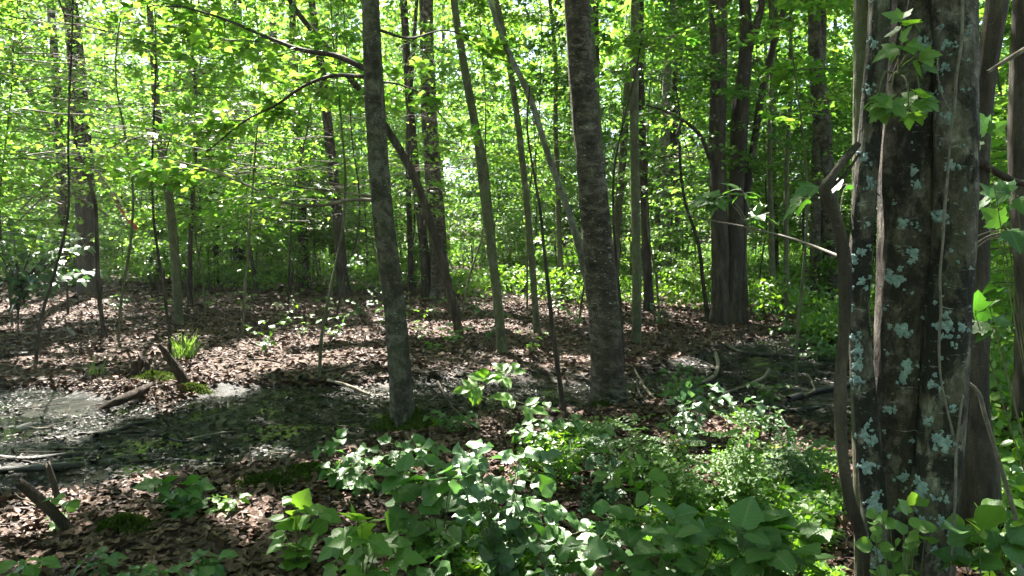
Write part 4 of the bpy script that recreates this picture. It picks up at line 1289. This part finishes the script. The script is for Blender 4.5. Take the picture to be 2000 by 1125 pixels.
for k in range(7):
    a = k * .9 + .3
    e = g + np.array([.07 * math.cos(a), .07 * math.sin(a), .12])
    hh = rng.uniform(.06, .18)
    V, Fs = bark_tube(resample([e - [0, 0, .12], e + [0, 0, hh * .5], e + [.02 * math.cos(a), .02 * math.sin(a), hh]], 8), [.026, .026, .025, .022, .018, .014, .009, .003], 6, amp=.2, seed=k)
    obj('splinter', mesh_from('splinter', V - g, Fs), M['rot_wood'], st)
moss_mound(st, g + [.22, -.18, 0], .34, .22, .09, g, 1500)
ml = ground_branch('mossy_log', 'low mossy rotten log stretching left from the stump into the pool', [(196, 797, 10), (228, 784, 15), (262, 769, 16), (298, 752, 14)], M['rot_wood'], 16, .2, 'log')
for px, py, r, lb in ((378, 762, .16, 'bright green moss cushion at the end of the reddish rotten log'), (600, 925, .22, 'flat green moss patch on the bank left of the mossy foot'),
                      (520, 945, .16, 'small moss patch on the near bank above the sunlit leaves'), (245, 1030, .14, 'thin moss streak among brown leaves at the lower left')):
    c = G(px, py)
    t = thing('moss_patch', lb, 'moss', c)
    moss_mound(t, c, r * 1.4, r * .8, .045, c, 1000)

# fallen trunk in the left background with a red broken side
flog = px_tube('fallen_log', 'leaning dead log with a red broken end in the left background', 'log', [(188, 335, 12), (215, 375, 13), (235, 405, 12)], M['pale_wood'], 19.5, 8)
fend = px_tube('broken_end', 'red broken end', 'log', [(234, 402, 9), (250, 425, 11), (270, 450, 7)], M['red'], 19.6, 8)
del fend['category']
fend.parent = flog; fend.location = fend.location - flog.location
for k, (x0, y0, x1, y1) in enumerate([(40, 410, 180, 300), (60, 360, 210, 420), (20, 450, 150, 350), (100, 430, 190, 350), (10, 395, 120, 400)]):
    px_tube('dead_branch', ['pale bare branch rising to the right before the broad dark trunk', 'pale bare branch falling to the right across the broad dark trunk', 'low pale bare branch at the far left above the maple sapling',
                            'short pale bare branch left of the broad dark trunk', 'level pale bare branch at the far left edge'][k], 'branch',
            [(x0, y0, 3), ((x0 + x1) / 2, (y0 + y1) / 2 - 14, 4), (x1, y1, 5)], M['pale_wood'], 15 + k * .5, 5)

# ------------------------------------------------------------------ foreground plants: every leaf an object
def ovate_mesh(name, width, fold, curl, wave, mat, tip=1.0, seed=0, teeth=0.0):
    rows = 8
    us = np.array([-1, -.5, 0, .5, 1])
    V, UV = [], []
    for r_ in range(rows):
        v = r_ / (rows - 1)
        w = width * (math.sin(math.pi * min(1, v**.75 * .97 + .02))**.8) * (1 + teeth * (1 if r_ % 2 else -1))
        if r_ == rows - 1:
            w = .004
        for u in us:
            z = fold * abs(u) * w - curl * v * v + wave * math.sin(v * 9 + seed + u * 1.5) * abs(u) * w
            V.append((u * w, v * tip, z)); UV.append((u * .5 * w / width + .5, v))
    F = [(a * 5 + b, a * 5 + b + 1, (a + 1) * 5 + b + 1, (a + 1) * 5 + b) for a in range(rows - 1) for b in range(4)]
    me = mesh_from(name, V, [np.array(F)], uv=UV); me.materials.append(mat)
    return me
def lobed_mesh(name, half, fold, curl, mat, seed=0):
    right = np.array(half); left = right[1:-1][::-1] * [-1, 1]
    out_ = np.vstack([right, left]); n = len(out_)
    c = np.array([0, .36])
    inner = c + (out_ - c) * .5
    P = np.vstack([out_, inner, c])
    z = fold * np.abs(P[:, 0]) - curl * P[:, 1]**2 - curl * .8 * P[:, 0]**2 + .035 * vn(P[:, 0] * 3 + seed, P[:, 1] * 3)
    k = np.arange(n); k2 = (k + 1) % n
    F4 = np.stack([k, k2, n + k2, n + k], -1); F3 = np.stack([n + k, n + k2, np.full(n, 2 * n)], -1)
    me = mesh_from(name, np.column_stack([P, z]), [F4, F3], uv=np.column_stack([P[:, 0] * .5 + .5, P[:, 1]])); me.materials.append(mat)
    return me
H_MAPLE = [(0, 0), (.14, -.05), (.36, .02), (.30, .14), (.44, .20), (.62, .46), (.42, .44), (.28, .50), (.30, .62), (.22, .70), (.16, .84), (0, 1.05)]
H_VIB = [(0, 0), (.18, -.07), (.38, .03), (.43, .10), (.45, .24), (.52, .34), (.53, .50), (.42, .58), (.37, .68), (.27, .76), (.17, .88), (0, 1.02)]
LM = {}
def leafset(key, mk):
    LM[key] = [mk(s) for s in range(3)]
leafset('ovate', lambda s: ovate_mesh('leaf', .30 + .03 * s, .22 + .1 * s, .10 + .1 * s, .25, M['ovate'], seed=s, teeth=.02))
leafset('broad', lambda s: ovate_mesh('leaf', .40 + .03 * s, .15 + .08 * s, .12 + .1 * s, .25, M['ovate'], seed=s * 2, teeth=.035))
leafset('bright', lambda s: ovate_mesh('leaf', .32 + .03 * s, .2 + .1 * s, .12 + .08 * s, .25, M['bright'], seed=s, teeth=.02))
leafset('lance', lambda s: ovate_mesh('leaf', .24 + .02 * s, .2 + .1 * s, .12 + .08 * s, .2, M['bright'], seed=s, teeth=.01))
leafset('grey', lambda s: ovate_mesh('leaf', .36 + .03 * s, .2 + .1 * s, .08 + .08 * s, .3, M['greyleaf'], seed=s, teeth=.01))
leafset('round', lambda s: ovate_mesh('leaf', .43 + .03 * s, .1 + .08 * s, .1, .15, M['bright'], seed=s, teeth=0))
leafset('maple', lambda s: lobed_mesh('leaf', H_MAPLE, .1 + .06 * s, .1 + .12 * s, M['ovate'], s * 3))
leafset('maple_bright', lambda s: lobed_mesh('leaf', H_MAPLE, .1 + .06 * s, .1 + .12 * s, M['bright'], s * 3))
leafset('maple_grey', lambda s: lobed_mesh('leaf', H_MAPLE, .1 + .06 * s, .1 + .12 * s, M['greyleaf'], s * 3))
leafset('viburnum', lambda s: lobed_mesh('leaf', H_VIB, .12 + .05 * s, .12 + .12 * s, M['ovate'], s * 5))
leafset('viburnum_bright', lambda s: lobed_mesh('leaf', H_VIB, .12 + .05 * s, .12 + .12 * s, M['bright'], s * 5))

CAMP = np.array([0, 0, CAM_H])
def put_leaf(t, base, key, p, d, n, s):
    d = nrm(d); n = nrm(n - d * (n @ d)); b = np.cross(d, n)
    o = bpy.data.objects.new('leaf', LM[key][random.randrange(3)])
    COL.objects.link(o)
    o.parent = t
    q = p - base
    o.matrix_local = Matrix(((b[0] * s, d[0] * s, n[0] * s, q[0]), (b[1] * s, d[1] * s, n[1] * s, q[1]), (b[2] * s, d[2] * s, n[2] * s, q[2]), (0, 0, 0, 1)))

def leaf_normal(up=1.0, cam=.3, jit=.3, p=None):
    v = np.array([0, 0, up]) + rng.normal(0, jit, 3)
    if p is not None:
        v = v + nrm(CAMP - p) * cam
    return nrm(v)

def plant(name, label, cat, foot_px, region, ntips, key, size, nodes=3, compound=0, group=None, Y=None, dYr=None, stem_r=.004, stem_mat='stem', tips=None, jit=.32, start=.45, key2=None, camw=.3, foot=None, hub=0.0):
    if foot is not None:
        b = np.array(foot, float)
    elif Y is None:
        b = G(*foot_px)
    else:
        b = at(foot_px[0], foot_px[1], Y); b[2] = float(ground_z(b[0], b[1]))
    Yb = b[1]
    t = thing(name, label, cat, b, group)
    st = Tubes()
    T = []
    if tips:
        T = [at(x, y, Yb + dy) for x, y, dy in tips]
    else:
        cxp, cyp, rx, ry = region
        dr = dYr if dYr is not None else rx / FPX * Yb
        for k in range(ntips):
            a = 2 * math.pi * (k * .618 + rng.uniform(0, .15)); r_ = math.sqrt((k + .5) / ntips)
            T.append(at(cxp + rx * r_ * math.cos(a), cyp + ry * r_ * math.sin(a), max(1.6, Yb + rng.uniform(-.8, .6) * dr)))
    for e in T:
        e = np.array(e)
        gz = float(ground_z(e[0], e[1]))
        e[2] = max(e[2], gz + .06)
        mid = b * .5 + e * .5 + np.array([0, 0, .12 * np.linalg.norm((e - b)[:2]) + .02])
        Q = resample([b - [0, 0, .03], b * .8 + e * .2 + [0, 0, .08 * (e[2] - b[2])], mid, e], 14)
        if hub:
            hb = b + [0.04, 0, hub]
            Q = resample([b - [0, 0, .03], b + [.02, 0, hub * .5], hb, hb * .55 + e * .45 + [0, 0, .1], e], 14)
        st.add(Q, np.linspace(stem_r, stem_r * .35, 14), 5)
        for q in range(nodes):
            u = 1 - (1 - start) * q / max(1, nodes - 1) if nodes > 1 else 1.0
            i_ = int(u * 13)
            p = Q[i_]
            ax = nrm(Q[min(13, i_ + 1)] - Q[max(0, i_ - 1)])
            lat0 = nrm(np.cross(ax, [0, 0, 1]) + rng.normal(0, .2, 3))
            if q % 2:
                lat0 = nrm(np.cross(ax, lat0) * [1, 1, .2] + .2 * lat0)
            ax = nrm(ax * [1, 1, .3] + rng.normal(0, .25, 3) * [1, 1, .3])
            dirs = [ax * .9 + [0, 0, -.15]] if q == 0 else []
            dirs += [lat0 + ax * .35, -lat0 + ax * .35]
            for dv in dirs:
                dv = nrm(dv + rng.normal(0, .15, 3))
                s = size * rng.uniform(.72, 1.15) * (1 if q == 0 else .92)
                kk = key2 if key2 and rng.uniform() < .4 else key
                if compound:
                    rl = size * (.75 if compound <= 5 else 2.4)
                    r1 = p + dv * rl + np.array([0, 0, -.08 * rl])
                    st.add([p, (p + r1) / 2 + [0, 0, .06 * rl], r1], [stem_r * .4, stem_r * .35, stem_r * .25], 4)
                    nrmv = leaf_normal(1, camw, jit * .7, r1)
                    put_leaf(t, b, kk, r1, dv, nrmv, s)
                    side = nrm(np.cross(dv, nrmv))
                    for pr in range((compound - 1) // 2):
                        f = 1 - .38 * (pr + (.12 if compound <= 5 else .35))
                        pp = p + (r1 - p) * max(.15, f)
                        for sg in (1, -1):
                            put_leaf(t, b, kk, pp, side * sg + dv * (.55 if compound > 5 else .45) + rng.normal(0, .1, 3), nrmv + rng.normal(0, .18, 3), s * rng.uniform(.7, .95))
                else:
                    pe = size * .22
                    r1 = p + dv * pe
                    st.add([p, r1], [stem_r * .4, stem_r * .3], 4)
                    put_leaf(t, b, kk, r1, dv + [0, 0, -.2], leaf_normal(1, camw, jit, r1), s)
    obj('stem', st.mesh('stem', b), M[stem_mat], t)
    return t

# main shrubs in front
plant('shrub', 'broad-leaved shrub with pale shining leaves catching sunlight, front centre', 'shrub', (985, 1125), (975, 945, 95, 85), 19, 'grey', .095, 3, Y=3.3, dYr=.2)
plant('shrub', 'low shrub with large lobed drooping leaves, left of the shining shrub', 'shrub', (860, 1070), (850, 960, 85, 60), 11, 'viburnum', .115, 2, Y=3.6, dYr=.2)
plant('shrub', 'leafy spray of oval leaves just behind the large lobed leaves', 'shrub', (880, 985), (850, 905, 70, 35), 9, 'ovate', .10, 3, Y=4.2, dYr=.2)
plant('ground_plant', 'low plant with rounded leaves in front of the mossy foot', 'plant', (770, 925), (770, 878, 70, 28), 9, 'broad', .095, 2, dYr=.25)
plant('ground_plant', 'low plant with rounded leaves left of the mossy foot', 'plant', (655, 950), (655, 895, 50, 36), 7, 'broad', .09, 2, dYr=.25)
plant('ground_plant', 'trailing plant with drooping leaves below the mossy foot', 'plant', (705, 960), (700, 925, 45, 28), 6, 'broad', .10, 2, dYr=.2)
plant('hickory_seedling', 'bright seedling with fans of large pale leaflets above the pool edge', 'seedling', (1000, 905), None, 0, 'lance', .125, 1, compound=5, tips=[(945, 752, 0), (998, 738, .1), (1012, 785, -.1)], start=.9, jit=.2, camw=.8)
plant('ground_plant', 'dark green plant with oval leaves right of the hickory seedling', 'plant', (1065, 900), (1065, 832, 58, 36), 9, 'ovate', .10, 3, dYr=.2)
plant('ground_plant', 'small dark leafy plant on the pool bank right of the mossy trunk', 'plant', (885, 850), (882, 815, 45, 20), 6, 'ovate', .085, 3, dYr=.2)
plant('ground_plant', 'dark lobed plant under the thick flecked trunk', 'plant', (1140, 890), (1140, 840, 50, 25), 6, 'maple', .11, 2, dYr=.2)
plant('rose_bush', 'tangled rose bush with tiny green leaflets right of centre', 'shrub', (1245, 960), (1245, 870, 110, 60), 22, 'bright', .038, 4, compound=7, dYr=.4, key2='ovate', stem_mat='twig')
plant('rose_bush', 'tall rose bush with pale sunlit leaflets right of centre', 'shrub', (1455, 1010), (1440, 880, 60, 85), 13, 'bright', .042, 4, compound=7, dYr=.25, stem_mat='stem')
plant('rose_bush', 'low rose bush with fine dark leaflets near the dead bent stem', 'shrub', (1540, 960), (1545, 880, 75, 50), 17, 'ovate', .034, 4, compound=7, dYr=.4)
plant('rose_bush', 'sparse rose bush with yellowing leaflets behind the big leaves', 'shrub', (1330, 1010), (1330, 930, 80, 40), 12, 'bright', .034, 4, compound=7, dYr=.3)
plant('rose_bush', 'rose shoots with pale tips in front of the shining shrub at right', 'shrub', (1180, 1010), (1170, 930, 40, 75), 8, 'grey', .045, 4, compound=5, dYr=.15)
plant('rose_bush', 'fine-leaved bush trailing low between the lobed shrub and bottom edge', 'shrub', (880, 1100), (860, 1060, 110, 35), 11, 'bright', .04, 3, compound=5, dYr=.3)
plant('shrub', 'fresh yellow-green leaves lit in the middle of the front thicket', 'shrub', (1235, 1060), (1232, 938, 45, 35), 7, 'bright', .10, 2, Y=3.5, dYr=.12)
plant('shrub', 'mass of large dark green leaves along the bottom edge right of centre', 'shrub', (1330, 1300), (1330, 1060, 190, 62), 27, 'broad', .095, 3, Y=2.75, dYr=.35, key2='viburnum', camw=.05)
plant('shrub', 'dark lobed leaves at the bottom edge left of the dead bent stem', 'shrub', (1500, 1300), (1490, 1075, 90, 60), 17, 'viburnum', .10, 2, Y=2.6, dYr=.25, camw=.05)
plant('shrub', 'dense green leaves under the shining shrub at the bottom edge', 'shrub', (1110, 1250), (1110, 1040, 90, 70), 17, 'broad', .085, 3, Y=2.9, dYr=.25, key2='grey', camw=.1)
plant('shrub', 'twig of pale rounded leaves reaching right towards the dead bent stem', 'shrub', (1480, 1060), None, 0, 'round', .055, 5, tips=[(1560, 985, 0), (1600, 1000, .05), (1530, 960, 0), (1590, 970, -.05)], start=.4)
plant('viburnum_seedling', 'fresh lobed seedling left of centre near the bottom edge', 'seedling', (580, 1120), (580, 1020, 48, 55), 9, 'viburnum_bright', .085, 2, Y=3.5, dYr=.12)
plant('viburnum_seedling', 'bushy lobed seedling at the bottom edge below the mossy trunk', 'seedling', (710, 1190), (710, 1075, 62, 55), 10, 'maple_bright', .11, 2, Y=3.2, dYr=.15)
plant('viburnum_seedling', 'lobed seedling on the leafy bank at left in front of the pool', 'seedling', (355, 1010), (345, 955, 42, 30), 6, 'maple', .10, 2, dYr=.1)
plant('viburnum_seedling', 'small bright seedling right of the lobed seedling on the left bank', 'seedling', (430, 1005), (430, 978, 40, 14), 5, 'bright', .07, 2, dYr=.15)
plant('viburnum_seedling', 'little leafy sprout at the foot of the snapped limb', 'seedling', (120, 1035), (115, 985, 28, 28), 5, 'viburnum_bright', .055, 2, dYr=.1)
plant('ground_plant', 'three-leaved sprout at the bottom left corner', 'seedling', (55, 1150), (50, 1105, 28, 12), 4, 'bright', .085, 1, Y=3.3, dYr=.1)
plant('ground_plant', 'small sprout at the bottom edge left of the dark round leaves', 'seedling', (195, 1150), (190, 1098, 28, 18), 5, 'ovate', .07, 2, Y=3.3, dYr=.1)
plant('ground_plant', 'sprout with fine leaves at the bottom edge between two seedlings', 'seedling', (290, 1160), (290, 1115, 40, 10), 5, 'ovate', .065, 2, Y=3.2, dYr=.1)
plant('ground_plant', 'dark round-leaved sprout at the bottom edge left of centre', 'seedling', (400, 1150), (400, 1100, 32, 18), 5, 'broad', .085, 2, Y=3.3, dYr=.1)
plant('ground_plant', 'single round dark leaf plant at the bottom edge centre', 'seedling', (845, 1150), (845, 1112, 14, 6), 2, 'broad', .10, 1, Y=3.2, dYr=.05)
plant('ground_plant', 'dark plant with oval leaves in the muck right of the thick trunk', 'plant', (1335, 795), (1335, 742, 42, 24), 8, 'ovate', .095, 3, dYr=.2)
plant('ground_plant', 'grey-green round-leaved plant below the muck plant', 'plant', (1342, 870), (1342, 800, 26, 40), 7, 'grey', .085, 3, dYr=.12)
plant('white_leaved_sprig', 'arching sprig with white gleaming leaves over the dark water', 'sprig', (1330, 850), None, 0, 'grey', .10, 4, tips=[(1410, 772, -.1), (1478, 790, -.1), (1388, 758, 0)], start=.6, camw=.5, jit=.2)
plant('ground_plant', 'three-leaved plant at the far side of the dark water at right', 'plant', (1500, 790), (1500, 755, 50, 12), 6, 'ovate', .08, 2, dYr=.15)
plant('ground_plant', 'leafy plant at the near side of the water below the white sprig', 'plant', (1500, 850), (1490, 812, 45, 18), 7, 'ovate', .065, 3, dYr=.2)
for k, (px, py) in enumerate([(1580, 665), (1640, 660), (1600, 690), (1550, 650), (1655, 690)]):
    plant('ground_plant', ['leafy plant beyond the water, left of the dead bent stem', 'leafy plant beyond the water touching the dead bent stem', 'lowest leafy plant on the far bank of the water at right',
                           'leafy plant at the left end of the green bank beyond the water', 'leafy plant on the far bank hidden behind the dead bent stem'][k], 'plant', (px, py + 14), (px, py - 8, 45, 12), 9, 'ovate', .11, 3, dYr=.5)
plant('creeper', 'yellow-green creeper with small round leaves climbing the foot of the lichen trunks', 'vine', (1765, 1330), (1755, 1045, 62, 62), 12, 'round', .046, 4, Y=2.2, dYr=.06, camw=.7)
plant('shrub', 'broad bright leaves at the bottom right corner', 'shrub', (1930, 1350), (1925, 1065, 60, 55), 8, 'broad', .10, 2, Y=2.25, dYr=.12, key2='bright', camw=.15)
plant('shrub', 'maple shoot with large leaves hanging in at the right edge', 'shrub', (2090, 1350), None, 0, 'maple', .085, 1, Y=2.6, tips=[(1925, 270, 0), (1940, 395, .1), (1965, 445, 0), (1930, 590, .1), (1945, 640, 0), (1985, 380, .1), (1905, 615, 0)], start=.85, camw=.6)
plant('maple_sapling', 'dark maple sapling with large leaves at the left edge of the clearing', 'sapling', (35, 665), (75, 508, 125, 66), 36, 'maple_grey', .17, 3, dYr=.7, stem_r=.016, stem_mat='twig', camw=.35, hub=.75, start=.6)
plant('maple_shoot', 'green maple shoot hanging in front of the lichen-covered trunks near the top', 'shoot', None, None, 0, 'maple_bright', .062, 2, foot=at(1755, 120, 2.29),
      tips=[(1760, 90, -.03), (1738, 205, -.06), (1800, 195, -.05), (1712, 200, -.04), (1770, 40, -.02), (1796, 120, -.02), (1775, 215, -.05)], start=.88, camw=.9, jit=.25)
plant('maple_twig', 'long bare twig with white and green maple leaves at its end, before the twin trunks', 'twig', None, None, 0, 'maple', .075, 3, foot=at(1470, 446, 3.0),
      tips=[(1405, 388, 0), (1385, 392, .05), (1450, 372, .05), (1480, 425, 0)], start=.9, stem_r=.003, stem_mat='vine', camw=.2)
px_tube('bare_twig', 'long thin bare twig running from the bent dead stem towards the twin trunks', 'twig', [(1300, 408, 2.5, .6), (1380, 428, 3, .5), (1470, 446, 4, .4), (1560, 470, 5, .2), (1642, 502, 7, 0)], M['vine'], 2.6, 7)
px_tube('bare_twig', 'dark upright twig carrying the maple shoot before the lichen-covered trunks', 'twig', [(1786, -50, 6), (1772, 30, 6), (1758, 110, 6), (1738, 160, 7)], M['bark_dark'], 2.3, 7)
plant('maple_twig', 'pair of pale maple leaves beside the bend of the dead stem', 'twig', None, None, 0, 'maple', .085, 1, foot=at(1640, 420, 2.45),
      tips=[(1575, 388, .05), (1600, 365, 0), (1655, 360, .05)], start=.9, stem_r=.003, stem_mat='vine', camw=.3)
plant('maple_twig', 'white gleaming sprig of leaves left of the mossy trunk above the litter', 'twig', (690, 640), (690, 512, 30, 12), 4, 'broad', .11, 1, dYr=.2, camw=.6)

# small seedlings scattered over the clearing
SEED = [(590, 655, 'left of the mossy trunk beside the sunlit streak'), (560, 640, 'leftmost by the sunlit streak of leaves'), (655, 660, 'between the sunlit streak and the mossy trunk'), (820, 655, 'just right of the mossy trunk'),
        (855, 690, 'in shade right of the mossy trunk'), (735, 600, 'behind the mossy trunk at left'), (410, 600, 'right of the bent olive sapling'), (480, 610, 'on litter midway left'), (700, 620, 'close behind the mossy trunk'),
        (850, 620, 'at the crooked trunk foot'), (930, 610, 'between crooked trunk and slim olive sapling'), (960, 660, 'at the foot of the slim olive sapling'), (1040, 690, 'on litter left of the thick flecked trunk'), (1130, 640, 'behind the leaning pale sapling'),
        (760, 640, 'hidden partly by the mossy trunk'), (575, 600, 'in front of the slim dark pair'), (640, 610, 'in front of the reddish leaning trunk'), (1290, 640, 'right of the straight mossy pole'), (320, 610, 'at the bent olive sapling foot'),
        (520, 690, 'on the lower sunlit streak'), (230, 605, 'on bare ground at left'), (800, 610, 'in dim light behind the mossy trunk'), (890, 670, 'by the crooked trunk, lower'), (1090, 610, 'in the sunlit strip left of the thick trunk')]
for k, (px, py, where) in enumerate(SEED):
    Yg = G(px, py)[1]
    sz = (.075, .09, .11)[k % 3]
    plant('seedling', 'small green seedling ' + where, 'seedling', (px, py), (px, py - 340 / Yg * (1 + .5 * (k % 2)), 330 / Yg, 230 / Yg), 5, ['bright', 'maple_bright', 'ovate'][k % 3], sz, 2, dYr=.25, group='seedlings in the clearing')

# grass clumps, each blade a part
def grass(label, foot_px, top_py, n, spread):
    b = G(*foot_px)
    H = (at(foot_px[0], top_py, b[1])[2] - b[2])
    t = thing('grass_clump', label, 'grass', b)
    ms = []
    for k in range(5):
        s = np.linspace(0, 1, 6)
        bend = .25 + .18 * k
        V = []
        for u in s:
            x = bend * u * u * .6; z = u * (1 - .25 * bend * u)
            w = .016 * (1 - u)**.6 + .001
            V += [(x, -w, z), (x, w, z)]
        F = [(2 * a, 2 * a + 1, 2 * a + 3, 2 * a + 2) for a in range(5)]
        me = mesh_from('blade', V, [np.array(F)]); me.materials.append(M['grass'])
        ms.append(me)
    for k in range(n):
        o = bpy.data.objects.new('blade', ms[k % 5]); COL.objects.link(o); o.parent = t
        r_ = spread * math.sqrt(rng.uniform()); a = rng.uniform(0, 6.28)
        o.location = (r_ * math.cos(a) * .5, r_ * math.sin(a) * .5, -.01)
        o.rotation_euler = (0, 0, a + rng.normal(0, .6))
        s = H * rng.uniform(.55, 1.1)
        o.scale = (s, s * 1.1, s)
grass('bright green grass clump beside the reddish rotten log', (360, 700), 638, 90, .34)
grass('thin small grass tuft left of the jagged stump', (186, 735), 690, 26, .22)

# ------------------------------------------------------------------ labels of the look-alikes, from where they stand
ZONES = [(-400, 'at the left picture edge'), (110, 'around the broad dark trunk at left'), (250, 'behind the bent olive sapling'), (430, 'left of the thin grey trunk'), (560, 'behind the slim dark pair'),
         (690, 'behind the mossy trunk'), (810, 'behind the banded trunk'), (930, 'behind the slim olive sapling'), (1060, 'left of the thick flecked trunk'), (1200, 'behind the straight mossy pole'),
         (1330, 'behind the twin-trunk tree'), (1480, 'between twin-trunk tree and forking trunk'), (1620, 'behind the lichen-covered trunks'), (1900, 'at the right picture edge')]
ORD = ['nearest', 'second', 'third', 'fourth', 'fifth', 'sixth', 'seventh', 'eighth', 'ninth', 'tenth', 'eleventh', 'twelfth', 'thirteenth', 'fourteenth', 'fifteenth', 'sixteenth', 'seventeenth', 'eighteenth', 'nineteenth', 'twentieth'] + ['twenty-' + w for w in ('first', 'second', 'third', 'fourth', 'fifth', 'sixth', 'seventh', 'eighth', 'ninth')]
for grp, head in (('leafy saplings behind the clearing', 'leafy sapling'), ('shrubs behind the clearing', 'bushy green shrub'), ('tall trees deep in the wood', 'slim tall background tree'), ('thin sticks on the floor', 'thin plain fallen stick')):
    byz = {}
    for o in COL.objects:
        if o.get('group') == grp:
            l = o.location
            px = 1000 + FPX * l.x / max(l.y, .1)
            z = max(k for k, zz in enumerate(ZONES) if px >= zz[0] or k == 0)
            byz.setdefault(z, []).append(o)
    for z, os_ in byz.items():
        where = ZONES[z][1] if 'stick' not in head else ZONES[z][1].replace('behind', 'in line with')
        for k, o in enumerate(sorted(os_, key=lambda a: a.location.y)):
            o['label'] = head + ' ' + where + ', ' + (ORD[min(k, 28)] + ' from the viewer' if k else 'nearest to the viewer')

# ------------------------------------------------------------------ the moist air of the wood
HZ = 0.0006
lo_, hi_ = np.array([-195.0, -195.0, -2.0]), np.array([195.0, 195.0, 60.0])
V = [[(lo_, hi_)[a][0], (lo_, hi_)[b_][1], (lo_, hi_)[c_][2]] for a in (0, 1) for b_ in (0, 1) for c_ in (0, 1)]
F = [(0, 1, 3, 2), (4, 6, 7, 5), (0, 4, 5, 1), (2, 3, 7, 6), (0, 2, 6, 4), (1, 5, 7, 3)]
m, nt, out = new_mat('haze')
pv = N(nt, 'ShaderNodeVolumePrincipled', Density=HZ, Anisotropy=.45)
pv.inputs['Color'].default_value = (.93, .96, .93, 1)
nt.links.new(pv.outputs[0], out.inputs['Volume'])
o = obj('haze', mesh_from('haze', V, [np.array(F)], smooth=False), m, kind='stuff')
o['label'] = 'faint bright haze in the forest air'
o['category'] = 'haze'
